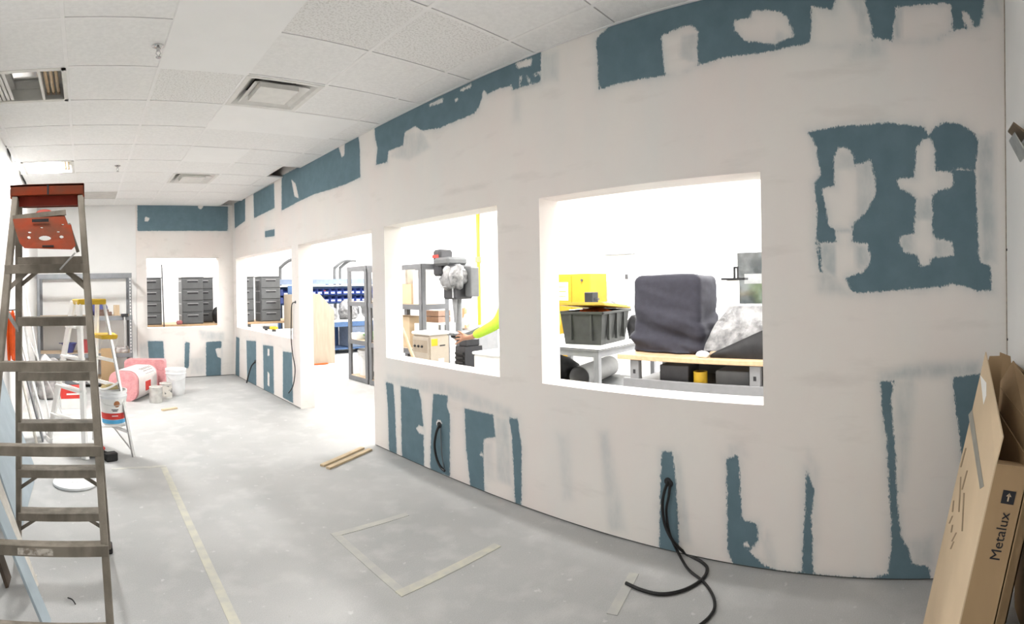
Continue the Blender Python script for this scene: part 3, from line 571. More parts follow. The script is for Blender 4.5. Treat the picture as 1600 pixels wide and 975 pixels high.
# on the shelves
def lump(name, label, cat, loc, r, sc, m, seed=0, amp=0.25, group=None, parent=None):
    bm = bmesh.new(); bmesh.ops.create_icosphere(bm, subdivisions=3, radius=r); from mathutils import noise as nz
    for v in bm.verts:
        k = 1 + amp * nz.noise(v.co * (1.6/r) + Vector((seed*7.3, seed*1.7, 0))); v.co *= k; v.co.x *= sc[0]; v.co.y *= sc[1]; v.co.z *= sc[2]
    zmin = min(v.co.z for v in bm.verts); cut = zmin + 0.25*r*sc[2]
    for v in bm.verts: v.co.z = max(v.co.z, cut) - cut
    me = bpy.data.meshes.new(name); bm.to_mesh(me); bm.free(); me.shade_smooth(); me.materials.append(m); o = link(name, me, parent, loc)
    return tag(o, label, cat, group) if label else o
lump('cloth_cap', 'crumpled navy cap on the upper shelf behind the white ladder', 'cap', (0.22, 8.52, 1.115), 0.11, (1.2, 0.9, 1.25), M_NAVY, 1)
tag(MB().lathe([(0.05, 0), (0.05, 0.165), (0.043, 0.165), (0.043, 0.02)], 20).build('cardboard_tube', M_CARDL, loc=(0.50, 8.50, 1.115)), 'short tan cardboard tube standing on the upper shelf', 'tube')
lump('dust_mask', 'small white dust mask on the upper shelf left of the cap', 'mask', (-0.22, 8.5, 1.115), 0.05, (1.3, 1, 0.8), M_PAPER, 3)
tag(MB().box(-0.12, 0.12, -0.08, 0.08, 0, 0.06).box(-0.09, 0.07, -0.07, 0.07, 0.06, 0.10).build('tool_case', mat('brown_case', (0.16, 0.10, 0.08), 0.6, var=0.2), bevel=0.006, loc=(0.30, 8.42, 1.115)), 'dark brown tool case on the upper shelf beside the tan tube', 'case')
t = thing('hammer', 'wooden-handled hammer hanging off the upper shelf edge', 'hammer', (0.61, 8.27, 0.60)); MB().tube([(0, 0, 0), (0, 0, 0.50)], 0.013, 8).build('handle', M_ALU, t); MB().box(-0.055, 0.06, -0.018, 0.018, 0.50, 0.545).build('head', M_STEELD, t, bevel=0.006)
t = thing('mixing_bowl', 'navy blue plastic bowl on the middle shelf', 'bowl', (-0.27, 8.47, 0.53)); MB().lathe([(0.05, 0), (0.06, 0.0), (0.115, 0.135), (0.125, 0.15), (0.13, 0.155), (0.12, 0.155), (0.108, 0.13), (0.05, 0.012)], 20).build('body', M_NAVY, t); MB().box(-0.16, -0.11, -0.03, 0.03, 0.148, 0.156).build('spout', M_NAVY, t)
tag(MB().box(-0.11, 0.09, -0.10, 0.10, 0, 0.05).box(-0.10, 0.10, -0.09, 0.10, 0.052, 0.085).build('magazine_stack', mat('magazine', (0.62, 0.60, 0.58), 0.5, col2=(0.25, 0.2, 0.2), scale=18), bevel=0.003, loc=(0.58, 8.45, 0.53)), 'stack of magazines on the middle shelf by the slotted post', 'magazines')
tag(MB().box(-0.10, 0.10, -0.11, 0.11, 0, 0.20).build('carton', mat('dark_red_carton', (0.30, 0.05, 0.05), 0.7), bevel=0.004, loc=(0.05, 8.5, 0.53)), 'dark red carton on the middle shelf behind the white ladder', 'carton')
o = MB().box(-0.11, 0.11, -0.008, 0.008, 0, 0.62).build('cardboard_sheet', M_CARD, loc=(0.34, 8.16, 0), rot=(-0.06, 0, 0)); tag(o, 'tall brown cardboard sheet leaning on the front of the steel shelving', 'cardboard')
tag(MB().box(-0.14, 0.14, -0.11, 0.11, 0, 0.24).build('carton', M_CARD, bevel=0.004, loc=(-0.03, 8.5, 0.12)), 'brown carton on the bottom shelf behind the ladders', 'carton')
# red and white compound carton on the floor
t = thing('compound_carton', 'red and white joint compound carton on the floor behind the white ladder', 'carton', (-0.19, 6.9, 0), 0.1)
MB().box(-0.15, 0.15, -0.13, 0.13, 0, 0.26).build('box', M_PAPER, t, bevel=0.005); MB().box(-0.151, 0.151, -0.1312, 0.131, 0.13, 0.262).build('red_band', M_REDINK, t, bevel=0.003); MB().box(-0.08, 0.10, -0.1325, -0.131, 0.18, 0.20).build('print_line', M_PAPER, t, smooth=0)
lump('plastic_sheet_bundle', 'crumpled translucent plastic sheeting bundle by the left wall', 'plastic sheet', (-0.53, 7.5, 0), 0.22, (0.9, 1.2, 1.5), mat('cloudy_plastic', (0.62, 0.60, 0.59), 0.25, var=0.25, scale=9, bump=0.5, bscale=14), 5, 0.35)
# ---- pink insulation
def rounded_poly(w_, h_, r, n=6):
    out = []
    for cx2, cz2, a0 in ((w_/2 - r, h_ - r, 0), (-w_/2 + r, h_ - r, 90), (-w_/2 + r, r, 180), (w_/2 - r, r, 270)):
        for k in range(n + 1): a = math.radians(a0 + 90*k/n); out.append((cx2 + r*math.cos(a), cz2 + r*math.sin(a)))
    return out
t = thing('insulation_pack', 'wrapped pack of pink insulation with red logo on the floor by the shelving', 'insulation', (0.62, 7.42, 0), -0.52)
pk = MB().prism(rounded_poly(0.42, 0.40, 0.13), 'y', -0.26, 0.50).build('insulation', M_PINK, t)
bm = bmesh.new(); bm.from_mesh(pk.data); bmesh.ops.triangulate(bm, faces=[f for f in bm.faces if len(f.verts) > 4]); bm.to_mesh(pk.data); bm.free()
wr = MB().prism(rounded_poly(0.435, 0.412, 0.135), 'y', -0.20, 0.44)
wr.f = [f for f in wr.f if len(f) == 4]; wrap = wr.build('wrapper', M_WRAP, t, loc=(0, 0, -0.004))
MB().box(0.2185, 0.2200, 0.02, 0.21, 0.11, 0.24).build('red_logo', M_REDINK, wrap, smooth=0)
for k in range(4): MB().bar((0.135 + 0.022*k, -0.02 + 0.03*k, 0.4095 - 0.014*k*k*0.55), (0.135 + 0.022*k, 0.36, 0.4095 - 0.014*k*k*0.55), 0.006, 0.003).build('print_line', M_INK, wrap)
tag(MB().prism(rounded_poly(0.62, 0.46, 0.05), 'y', -0.09, 0.09).build('insulation_batt', M_PINK, loc=(0.90, 8.02, 0), rot=(0, 0, -0.30)), 'loose pink insulation batt standing behind the wrapped pack', 'insulation')
# ---- boards and strips leaning on the left wall
def lean(name, label, p, q_, wy, th, m, cat='board', edge=None, group=None):
    # board leaning on the wall: lower far corner p, upper far corner q_, running wy towards the camera
    p = Vector(p); q_ = Vector(q_); up = (q_ - p); n = Vector((0, 1, 0)).cross(up).normalized() * th
    if n.x < 0: n = -n
    a = [p - Vector((0,wy,0)), p, p + n, p + n - Vector((0,wy,0))]; o = MB().hexa([v - p for v in a], [v + up - p for v in a]).build(name, m, bevel=0.0015, loc=p)
    return tag(o, label, cat, group)
lean('drywall_sheet', 'bluish painted drywall sheet leaning on the left wall behind the old ladder', (-0.43, 4.35, 0.0), (-0.755, 4.55, 0.80), 1.10, 0.013, M_DWBLUE, 'drywall')
lean('drywall_strip', 'narrow blue painted drywall strip leaning at the bottom left corner', (-0.185, 2.40, 0.0), (-0.66, 2.62, 0.95), 0.13, 0.012, M_DWBLUE, 'drywall')
lean('drywall_strip', 'narrow cream drywall strip leaning just behind the blue strip', (-0.27, 2.70, 0.0), (-0.70, 2.92, 1.0), 0.11, 0.012, M_GYP, 'drywall')
lean('wood_plank', 'dark brown plank leaning in the bottom left corner behind the blue strip', (-0.42, 2.74, 0.0), (-0.755, 2.80, 0.9), 0.10, 0.018, mat('dark_wood', (0.11, 0.08, 0.06), 0.7, var=0.2), 'plank')
for k, (dx, dyy, mm, lb) in enumerate(((0.0, 0.0, M_GYP, 'cream drywall offcut leaning on the left wall, leftmost of three'), (0.05, 0.14, M_STEELG, 'grey metal stud leaning on the left wall between two offcuts'), (0.085, 0.30, M_PAPER, 'white board strip leaning on the left wall, rightmost of three'))):
    lean('leaning_strip', lb, (-0.50 + dx, 5.22 + dyy, 0), (-0.757, 5.28 + dyy, 1.15 + 0.05*k), 0.10, 0.014, mm, 'strip')
lean('corner_trim', 'long white metal corner trim leaning on the left wall', (-0.42, 5.95, 0), (-0.785, 6.15, 1.95), 0.045, 0.02, M_PAPER, 'trim'); lean('corner_trim', 'thin grey metal trim leaning beside the long white trim', (-0.56, 6.1, 0), (-0.785, 6.3, 1.45), 0.03, 0.02, M_GALV, 'trim'); lean('corner_trim', 'thin pale trim strip standing low against the left wall near the plastic', (-0.28, 6.3, 0), (-0.775, 6.6, 1.05), 0.02, 0.012, M_GALV, 'trim')
# orange cord hanging on the left wall
t = thing('extension_cord', 'bundle of bright orange extension cord hanging on the left wall', 'cord', (XL + 0.045, 4.98, 0.85)); M_OCORD = mat('orange_cord', (0.88, 0.115, 0.012), 0.5, var=0.1)
for k in range(9):
    rr = random.Random(k); a = rr.uniform(-0.045, 0.045); b_ = rr.uniform(0.0, 0.05); top = 0.46 + rr.uniform(-0.05, 0.02); bot = rr.uniform(-0.02, 0.10)
    MB().tube(curve_pts([(0.02 + b_, a - 0.035, top - 0.03), (0.03 + b_, a, top), (0.02 + b_, a + 0.05, top - 0.06), (0.03 + b_, a + 0.055, 0.25), (0.02 + b_, a + 0.02, bot), (0.02 + b_, a - 0.045, 0.22), (0.02 + b_, a - 0.035, top - 0.03)], 5), 0.011, 6).build('cord_loop', M_OCORD, t)
MB().tube([(-0.02, 0, 0.47), (0.11, 0, 0.48)], 0.006, 6).build('hook', M_STEELD, t)
# ---- cables out of the wall
M_MGREYC = mat('grey_cable', (0.16, 0.17, 0.18), 0.5)
def cable(label, pts, r, m=None):
    o = Vector(pts[0]); t = thing('electrical_cable', label, 'cable', o); MB().tube([p - o for p in curve_pts(pts, 8)], r, 7).build('sheath', m or M_BLACK, t)
    MB().lathe([(r*1.2, 0), (r*2.6, 0.002), (r*2.6, 0.006), (r*1.2, 0.008)], 10).build('wall_hole', M_STEELD, t, rot=(0, -math.pi/2, 0)); return t
def on_wall(pts, off=0.035): return [onx(*pts[0], DX)] + [onx(u, v, DX - off) for u, v in pts[1:]]
def on_floor(pts, z=0.010): return [onz(u, v, z) for u, v in pts]
cable('thick black cable looping from the wall below the large window onto the floor', on_wall([(1044,752),(1038,768),(1035,790),(1039,820),(1052,846)], 0.045) + on_floor([(1072,865),(1095,877),(1105,888),(1099,903),(1080,917),(1055,926),(1028,928),(1000,921),(978,911)]), 0.0085)
cable('second black cable from the same wall hole curling towards the camera', on_wall([(1047,755),(1045,775),(1041,800),(1047,836)], 0.03) + on_floor([(1062,868),(1076,890),(1098,908),(1112,927),(1117,946),(1110,962),(1095,976),(1070,992)]), 0.0075)
cable('thin black cable bowing down the wall below the middle window', on_wall([(687,664),(682,675),(679,695),(682,715),(688,729),(695,736)]), 0.010)
cable('thin grey cable hanging straight beside the bowed black cable', on_wall([(688,665),(689,690),(691,715),(694,734)], 0.02), 0.004, M_MGREYC)
cable('short dark cable hanging under the far left window of the long wall', on_wall([(399,565),(393,572),(389,584),(386,596),(385,602)], 0.05), 0.011)
cable('thin dark cable hanging down the post left of the doorway', on_wall([(462,472),(456,476),(455,500),(455,528),(457,552),(461,577),(458,602),(451,614)], 0.03), 0.007)
# ---- cartons by the near wall
sl = 0.24
def lean_box(name, label, x0, x1, y00, th, h, parts, m1, m2, rz=0):
    pass
t = thing('light_fixture_carton', 'tall brown light fixture carton leaning in the right corner with printed label', 'carton', (1.78, 0.0, 0), 0)
Ly = lambda z: 0.01 - sl*z
def face(name, pts, th_dir, m, parent): return MB().hexa(pts, [Vector(p) + Vector(th_dir) for p in pts]).build(name, m, parent, loc=(-1.78, 0, 0))
x0, x1 = 1.475, 2.10; TK = 0.105; hN = 0.95
face('left_panel', [(x0, Ly(0), 0.0), (x1, Ly(0), 0.0), (x1, Ly(hN), hN), (x0, Ly(hN), hN)], (0, -0.004, 0), M_CARDL, t)  # same board as the front, coloured paler to paint in the light
fp = face('front_panel', [(x0, Ly(0) - 0.004, 0.0), (x0, Ly(0) - TK, 0.0), (x0, Ly(hN) - TK, hN - 0.02), (x0, Ly(hN) - 0.004, hN)], (0.004, 0, 0), M_CARD, t)  # same board as the left side, coloured darker to paint in shade
face('back_panel', [(x0, Ly(0) - TK, 0.0), (x1, Ly(0) - TK, 0.0), (x1, Ly(hN) - TK, hN), (x0, Ly(hN) - TK, hN)], (0, 0.004, 0), M_CARD, t)
face('right_panel', [(x1 - 0.004, Ly(0) - 0.004, 0.0), (x1 - 0.004, Ly(0) - TK, 0.0), (x1 - 0.004, Ly(hN) - TK, hN), (x1 - 0.004, Ly(hN) - 0.004, hN)], (0.004, 0, 0), M_CARD, t)
flap = face('flap', [(x0, Ly(hN), hN), (x1, Ly(hN), hN), (x1, Ly(1.185), 1.185), (x0 + 0.03, Ly(1.01) - 0.012, 1.02)], (0, -0.004, 0), M_CARDL, t)  # lit tone of the left side painted on here too
face('flap', [(x1 - 0.004, Ly(hN) - 0.004, hN), (x1 - 0.004, Ly(hN) - TK, hN), (x1 + 0.05, Ly(1.16) - TK*0.8, 1.16), (x1 + 0.05, Ly(1.16) - 0.03, 1.16)], (0.004, 0, 0), M_CARD, t)
face('flap', [(x0, Ly(hN) - 0.006, hN - 0.001), (x0, Ly(hN) - TK, hN - 0.02), (x0 + 0.13, Ly(hN) - TK, hN - 0.05), (x0 + 0.13, Ly(hN) - 0.006, hN - 0.03)], (0.0, 0, 0.004), M_CARD, t)
# white shipping label and tape on the side coloured as lit, writing and logo on the front
def on_left(u, v, off=0.0012):
    r = ray(u, v); tt = (0.01 - sl*HC + off) / (r[1] + sl*r[2]); return Vector((r[0]*tt - 1.78, r[1]*tt, HC + r[2]*tt))
def decal(name, pts, m, parent):
    sh_ = Vector((1.78 if parent is flap else 0, 0, 0)); d_ = MB(); nrm = Vector((0, -0.0006, -0.00015)); d_.hexa([on_left(*p) + sh_ for p in pts], [on_left(*p) + nrm + sh_ for p in pts]); return d_.build(name, m, parent, smooth=0)
decal('shipping_label', [(1531.5,586),(1541,598),(1541,618),(1536.5,632)], M_PAPER, flap)
decal('packing_tape', [(1513,648),(1519,640),(1537,760),(1531,764)], mat('grey_tape', (0.27, 0.26, 0.22), 0.35, var=0.1), t)
for (ua, va, ub, vb) in ((1489,782,1487,800),(1487,806,1482,818),(1487,820,1485,832),(1493,832,1486,846),(1489,846,1484,858),(1508,700,1500,730),(1510,735,1502,765),(1500,745,1497,800),(1505,770,1502,830)):
    decal('print_stroke', [(ua,va),(ua+2.0,va),(ub+2.0,vb),(ub,vb)], mat('faint_brown_ink', (0.30, 0.22, 0.14), 0.8), t)
# lettering runs up the front panel (facing -x): text x axis = up the carton, text up axis = towards +y
upv = Vector((0, -sl, 1)).normalized(); tx = upv; ty = Vector((0, 1, sl)).normalized(); tz = tx.cross(ty)
def front_matrix(zc, yoff): c = Vector((x0 - 0.0012, Ly(zc) - yoff, zc)); return Matrix(((tx.x, ty.x, tz.x, c.x), (tx.y, ty.y, tz.y, c.y), (tx.z, ty.z, tz.z, c.z), (0,0,0,1)))
text_mesh('lettering', 'Metalux', 0.043, M_INK, fp, front_matrix(0.745, 0.062))
lg = MB().box(-0.019, 0.019, -0.019, 0.019, -0.0005, 0.0005).build('logo_square', M_INK, fp, smooth=0); lg.matrix_local = front_matrix(0.855, 0.060)
MB().box(-0.011, 0.011, -0.002, 0.002, 0.0005, 0.0012).add([(0.013, 0.0, 0.0012), (0.003, 0.008, 0.0012), (0.003, -0.008, 0.0012)], [(0, 1, 2)]).build('logo_arrow', M_CARDL, lg, smooth=0)
# second, darker carton with open flaps behind it
t = thing('open_carton', 'dark brown opened carton leaning behind the labelled light fixture carton', 'carton', (1.95, -0.26, 0), 0)
f2 = lambda nm, pts, th_: MB().hexa([Vector(p) - Vector((1.95, -0.26, 0)) for p in pts], [Vector(p) + Vector(th_) - Vector((1.95, -0.26, 0)) for p in pts]).build(nm, M_CARD, t)
Y2 = lambda z: -0.104 - 0.24*z; T2 = 0.07
f2('left_panel', [(1.62, Y2(0), 0), (2.28, Y2(0), 0), (2.28, Y2(1.02), 1.02), (1.62, Y2(1.02), 1.02)], (0, -0.004, 0)); f2('back_panel', [(1.62, Y2(0)-T2, 0), (2.28, Y2(0)-T2, 0), (2.28, Y2(1.02)-T2, 1.02), (1.62, Y2(1.02)-T2, 1.02)], (0, 0.004, 0))
f2('front_panel', [(1.62, Y2(0)-0.004, 0), (1.62, Y2(0)-T2, 0), (1.62, Y2(0.9)-T2, 0.9), (1.62, Y2(0.9)-0.004, 0.9)], (0.004, 0, 0)); f2('right_panel', [(2.276, Y2(0)-0.004, 0), (2.276, Y2(0)-T2, 0), (2.276, Y2(1.02)-T2, 1.02), (2.276, Y2(1.02)-0.004, 1.02)], (0.004, 0, 0))
f2('flap', [(2.276, Y2(1.02)-0.004, 1.02), (2.276, Y2(1.02)-T2, 1.02), (2.33, Y2(1.10)-0.05, 1.13), (2.33, Y2(1.10)-0.002, 1.15)], (0.004, 0, 0)); f2('flap', [(1.70, Y2(1.02)-0.002, 1.02), (2.26, Y2(1.02)-0.002, 1.02), (2.20, Y2(1.02)-0.055, 1.13), (1.74, Y2(1.02)-0.055, 1.08)], (0, -0.004, 0))
o = MB().box(-0.30, 0.30, -0.006, 0.006, 0, 1.10).build('cardboard_sheet', M_CARD, loc=(2.02, -0.432, 0), rot=(0.0, 0, 0)); tag(o, 'flattened cardboard panel standing against the white near wall behind the cartons', 'cardboard')
# bracket on the near wall
t = thing('wall_bracket', 'small folded metal bracket on the white near wall at the right edge', 'bracket', (2.17, YN, 2.02)); MB().prism([(0, 0), (0.004, 0), (0.055, 0.045), (0.055, 0.05), (0, 0.012)], 'x', -0.10, 0.03).build('upper_plate', mat('brown_metal', (0.20, 0.15, 0.10), 0.5, 0.3), t, loc=(0, 0.0, 0.03)); MB().prism([(0, -0.05), (0.004, -0.05), (0.05, 0.035), (0.05, 0.04), (0, -0.04)], 'x', -0.10, 0.03).build('lower_plate', M_ALU, t)
MB().tube([(2.555, YN + 0.004, 1.62), (2.555, YN - 0.005, 1.62)], 0.006, 8).build('screw_head', M_STEELD, wn); MB().tube([(2.555, YN + 0.004, 1.18), (2.555, YN - 0.005, 1.18)], 0.006, 8).build('screw_head', M_STEELD, wn)
# ---- ceiling fittings
def vent(label, x0, y0, s=0.605):
    t = thing('ceiling_vent', label, 'air vent', (x0 + s/2, y0 + s/2, H), 0, 'square air vents in the ceiling'); h = s/2 - 0.006
    def ring(ro, ri, zo, zi, nm, m):
        b = MB(); P = [(-1,-1),(1,-1),(1,1),(-1,1)]
        b.add([(a*ro, c*ro, zo) for a, c in P] + [(a*ri, c*ri, zi) for a, c in P] + [(a*ri, c*ri, zi + 0.003) for a, c in P] + [(a*ro, c*ro, zo + 0.003) for a, c in P], [(i, (i+1) % 4, 4 + (i+1) % 4, 4 + i) for i in range(4)] + [(8 + i, 8 + (i+1) % 4, 12 + (i+1) % 4, 12 + i) for i in range(4)] + [(i, (i+1) % 4, 12 + (i+1) % 4, 12 + i) for i in range(4)] + [(4 + i, 4 + (i+1) % 4, 8 + (i+1) % 4, 8 + i) for i in range(4)])
        b.build(nm, m, t, smooth=0)
    VM = mat('vent_enamel', (0.78, 0.77, 0.74), 0.45, var=0.04)
    ring(h, h - 0.035, -0.004, -0.003, 'frame', VM); ring(h - 0.035, 0.165, -0.003, 0.075, 'outer_cone', VM); ring(0.215, 0.115, -0.006, 0.055, 'middle_cone', VM); ring(0.150, 0.149, -0.008, 0.03, 'inner_collar', VM)
    MB().box(-0.15, 0.15, -0.15, 0.15, -0.010, -0.006).build('centre_plate', VM, t); MB().box(-0.17, 0.17, -0.17, 0.17, 0.085, 0.09).build('duct', M_PLENUM, t)
vent('nearer of the two square white air vents in the ceiling', 1.115, 3.45); vent('farther of the two square white air vents, above the far doorway end', 1.115, 6.50)
def troffer(label, x0, y0, lit=False):
    s = 0.61; t = thing('ceiling_light_fixture', label, 'light fixture', (x0 + s/2, y0 + s/2, H), 0, 'louvred light fixtures in the ceiling'); h = s/2 - 0.006; EM = mat('fixture_enamel', (0.76, 0.75, 0.71), 0.4, var=0.04)
    b = MB(); b.box(-h, h, -h, -h + 0.04, -0.004, 0.006).box(-h, h, h - 0.04, h, -0.004, 0.006).box(-h, -h + 0.03, -h, h, -0.004, 0.006).box(h - 0.03, h, -h, h, -0.004, 0.006).build('frame', EM, t)
    MB().box(-h, h, -h, h, 0.10, 0.104).box(-h, h, -h, -h + 0.003, 0, 0.10).box(-h, h, h - 0.003, h, 0, 0.10).build('housing', EM, t)
    MB().box(-0.10, 0.105, -h + 0.04, h - 0.04, 0.088, 0.092).build('reflector', mat('mirror_reflector', (0.85, 0.85, 0.84), 0.08, 1.0, var=0.02), t)
    if lit:                                                      # glowing diffuser between louvres and tubes
        em = bpy.data.materials.new('lit_diffuser'); em.use_nodes = True; bs = em.node_tree.nodes['Principled BSDF']; bs.inputs['Base Color'].default_value = (0.9, 0.9, 0.88, 1); bs.inputs['Emission Color'].default_value = (1.0, 0.985, 0.965, 1); bs.inputs['Emission Strength'].default_value = 275
        MB().box(-0.125, 0.130, -h + 0.045, h - 0.045, -0.006, -0.003).build('diffuser', em, t, smooth=0)
    for k in range(5): MB().bar((-0.255 + 0.032*k, -h + 0.04, 0.012), (-0.255 + 0.032*k, h - 0.04, 0.012), 0.022, 0.012).build('louvre', EM, t)
    MB().box(0.105, 0.125, -h + 0.04, h - 0.04, -0.002, 0.07).build('divider', EM, t)
    for k in range(3):
        tb = MB().tube([(0.150 + 0.038*k, -h + 0.05, 0.045), (0.150 + 0.038*k, h - 0.08, 0.045)], 0.013, 8).build('lamp_tube', mat('aged_tube', (0.55, 0.40, 0.24), 0.4, var=0.15), t); MB().box(0.137 + 0.038*k, 0.163 + 0.038*k, h - 0.085, h - 0.05, 0.03, 0.06).build('socket', mat('brown_socket', (0.16, 0.11, 0.07), 0.6), tb)
troffer('unlit louvred light fixture with exposed tubes, nearer of the two at upper left', -0.71, 3.45); troffer('lit light fixture with a glowing centre above the orange ladder top', -0.71, 5.89, True)
def sprinkler(label, x, y):
    t = thing('fire_sprinkler', label, 'sprinkler', (x, y, H), 0, 'fire sprinklers in the ceiling'); CH = mat('chrome', (0.55, 0.55, 0.55), 0.15, 1.0)
    MB().lathe([(0.001, -0.012), (0.022, -0.012), (0.036, -0.003), (0.036, 0.0)], 18).build('escutcheon', CH, t); MB().lathe([(0.010, -0.03), (0.012, -0.012)], 10).tube([(0.008, 0, -0.028), (0.014, 0, -0.045), (0.0, 0, -0.065)], 0.003, 6).tube([(-0.008, 0, -0.028), (-0.014, 0, -0.045), (0.0, 0, -0.065)], 0.003, 6).build('sprinkler_frame', CH, t); MB().lathe([(0.001, -0.068), (0.017, -0.070), (0.017, -0.066), (0.001, -0.063)], 14).build('deflector', CH, t)
sprinkler('nearest chrome fire sprinkler in the ceiling, at upper left', 0.461, 3.145); sprinkler('farther fire sprinkler in the ceiling, above the orange ladder top', 0.40, 6.15)
tag(MB().tube(curve_pts([onz(106, 934, 0.006), onz(113, 937, 0.012), onz(118, 944, 0.006)], 6), 0.003, 6).build('wire_scrap', M_STEELD), 'short bent wire scrap on the floor between the old ladder legs', 'wire')
for k, (u, v) in enumerate(((50, 902), (54, 915))): tag(MB().prism([(-0.03, -0.012), (0.01, -0.02), (0.03, 0.0), (0.012, 0.016), (-0.02, 0.012)], 'z', 0, 0.006).build('drywall_crumb', M_GYP, loc=onz(u, v, 0.0), rot=(0, 0, 0.6 + k)), ('farther' if k == 0 else 'nearer') + ' cream drywall crumb on the floor beside the blue strip', 'scrap')
# ================================================================ workshop behind the windows
M_DRAWER = mat('grey_drawer_plastic', (0.108, 0.112, 0.116), 0.5, var=0.05); M_DRAWERD = mat('dark_drawer_gap', (0.035, 0.035, 0.04), 0.6)
M_BLUE = mat('blue_bin_plastic', (0.024, 0.05, 0.22), 0.45, var=0.1); M_BLUEST = mat('blue_steel', (0.075, 0.14, 0.28), 0.45, 0.1, var=0.08); M_GREYBL = mat('blue_grey_steel', (0.16, 0.20, 0.28), 0.45, 0.2)
M_PLY = mat('pale_plywood', (0.40, 0.335, 0.26), 0.7, var=0.06, scale=6, stretch=(3,3,0.5)); M_MAPLE = mat('maple_bench_top', (0.66, 0.46, 0.28), 0.5, var=0.08, scale=7, stretch=(0.4,3,3))
M_CREAM = mat('cream_enamel', (0.43, 0.375, 0.31), 0.45, var=0.03); M_LGREY = mat('light_grey_enamel', (0.24, 0.245, 0.255), 0.4, var=0.05); M_MGREY = mat('mid_grey_enamel', (0.13, 0.135, 0.14), 0.45, var=0.06); M_DGREY = mat('dark_grey_metal', (0.06, 0.06, 0.065), 0.45, 0.2, var=0.1)
M_COVER = mat('slate_fabric', (0.036, 0.036, 0.049), 0.85, var=0.08, scale=20, bump=0.15, bscale=200); M_BTARP = mat('black_fabric', (0.022, 0.022, 0.024), 0.6, var=0.2); M_HIVIS = mat('hi_vis_fabric', (0.42, 0.64, 0.05), 0.75, var=0.06, scale=30); M_SKIN = mat('skin', (0.36, 0.19, 0.12), 0.55, var=0.06)
M_CLEAR = mat('clear_plastic_film', (0.30, 0.302, 0.308), 0.22, col2=(0.085, 0.085, 0.09), scale=11, bump=1.0, bscale=24, spec=0.6, lo=0.3, hi=0.7)  # pale-to-dark noise paints crinkle highlights into the film colour
M_TOTE = mat('black_tote_plastic', (0.045, 0.047, 0.045), 0.45, var=0.1); M_GLASSD = mat('dark_door_glass', (0.07, 0.078, 0.08), 0.08, var=0.3, scale=4, spec=0.8)

# ---- bench of grey drawer towers beyond the far window
t = thing('long_bench', 'long brown-topped bench carrying the grey drawer towers beyond the far window', 'bench', (2.6, 10.3, 0))
MB().box(-1.9, 1.95, -0.32, 0.55, 0.81, 0.85).build('bench_top', mat('brown_bench_top', (0.50, 0.34, 0.20), 0.6, var=0.1), t, bevel=0.003)
for x in (-1.8, -0.6, 0.6, 1.8):
    for y in (-0.26, 0.40): MB().box(x - 0.03, x + 0.03, y - 0.03, y + 0.03, 0, 0.81).build('leg', M_MGREY, t)
def tower(label, x, y, rz=0.0, src=[None]):
    if src[0] is None:
        t = thing('drawer_tower', label, 'drawer unit', (x, y, 0.85), rz, 'grey drawer towers on the long bench'); src[0] = t; w2, d2, h = 0.21, 0.36, 0.222
        MB().box(-w2, w2, -0.01, d2, 0, 4*h).build('carcass', M_DRAWER, t, bevel=0.008); MB().box(-w2 - 0.012, w2 + 0.012, -0.02, d2 + 0.01, 4*h, 4*h + 0.018).build('top', M_DRAWER, t, bevel=0.006)
        for k in range(4):
            z = k*h; dr = MB().box(-w2 + 0.008, w2 - 0.008, -0.028, -0.008, z + 0.012, z + h - 0.008).build('drawer', M_DRAWER, t, bevel=0.008)
            MB().box(-0.11, 0.11, -0.040, -0.026, z + h - 0.058, z + h - 0.040).build('handle', mat('pale_handle', (0.30, 0.30, 0.31), 0.35), dr, bevel=0.005); MB().box(-0.10, 0.10, -0.0295, -0.0278, z + h - 0.088, z + h - 0.058).build('grip_recess', M_DRAWERD, dr)
            for sx in (-1, 1): MB().box(sx*w2 - 0.004, sx*w2 + 0.004, 0.04, 0.30, z + h - 0.065, z + h - 0.045).build('side_rib', mat('pale_handle', (0.3,)*3), dr)
        return t
    t = copy_tree(src[0]); t.location = (x, y, 0.85); t.rotation_euler = (0, 0, rz); t['label'] = label; return t
tower('grey drawer tower in the middle of the far wall window', 2.06, 10.02); tower('grey drawer tower cut by the left edge of the far wall window', 1.245, 10.02); tower('grey drawer tower half hidden behind the right side of the middle tower', 2.36, 10.43); 
tower('left grey drawer tower in the long wall\'s farthest window, partly behind the frame', 3.12, 10.10, 0.0); tower('right grey drawer tower in the long wall\'s farthest window, standing clear', 3.66, 10.02)
lump('black_bag', 'black bag slumped on the bench right of the middle drawer tower', 'bag', (2.62, 10.05, 0.85), 0.19, (0.9, 0.8, 1.0), M_BTARP, 11, 0.3)
tag(MB().tube([(1.50, 9.93, 0.0), (1.46, 9.96, 2.0)], 0.012, 8).build('pole', M_DGREY), 'thin dark pole leaning beside the leftmost drawer tower', 'pole')
lump('red_cable_heap', 'reddish cable heap at the foot of the middle drawer tower', 'cable', (1.79, 9.99, 0.85), 0.05, (1.3, 0.6, 0.9), mat('dull_red', (0.35, 0.12, 0.12), 0.7), 4)
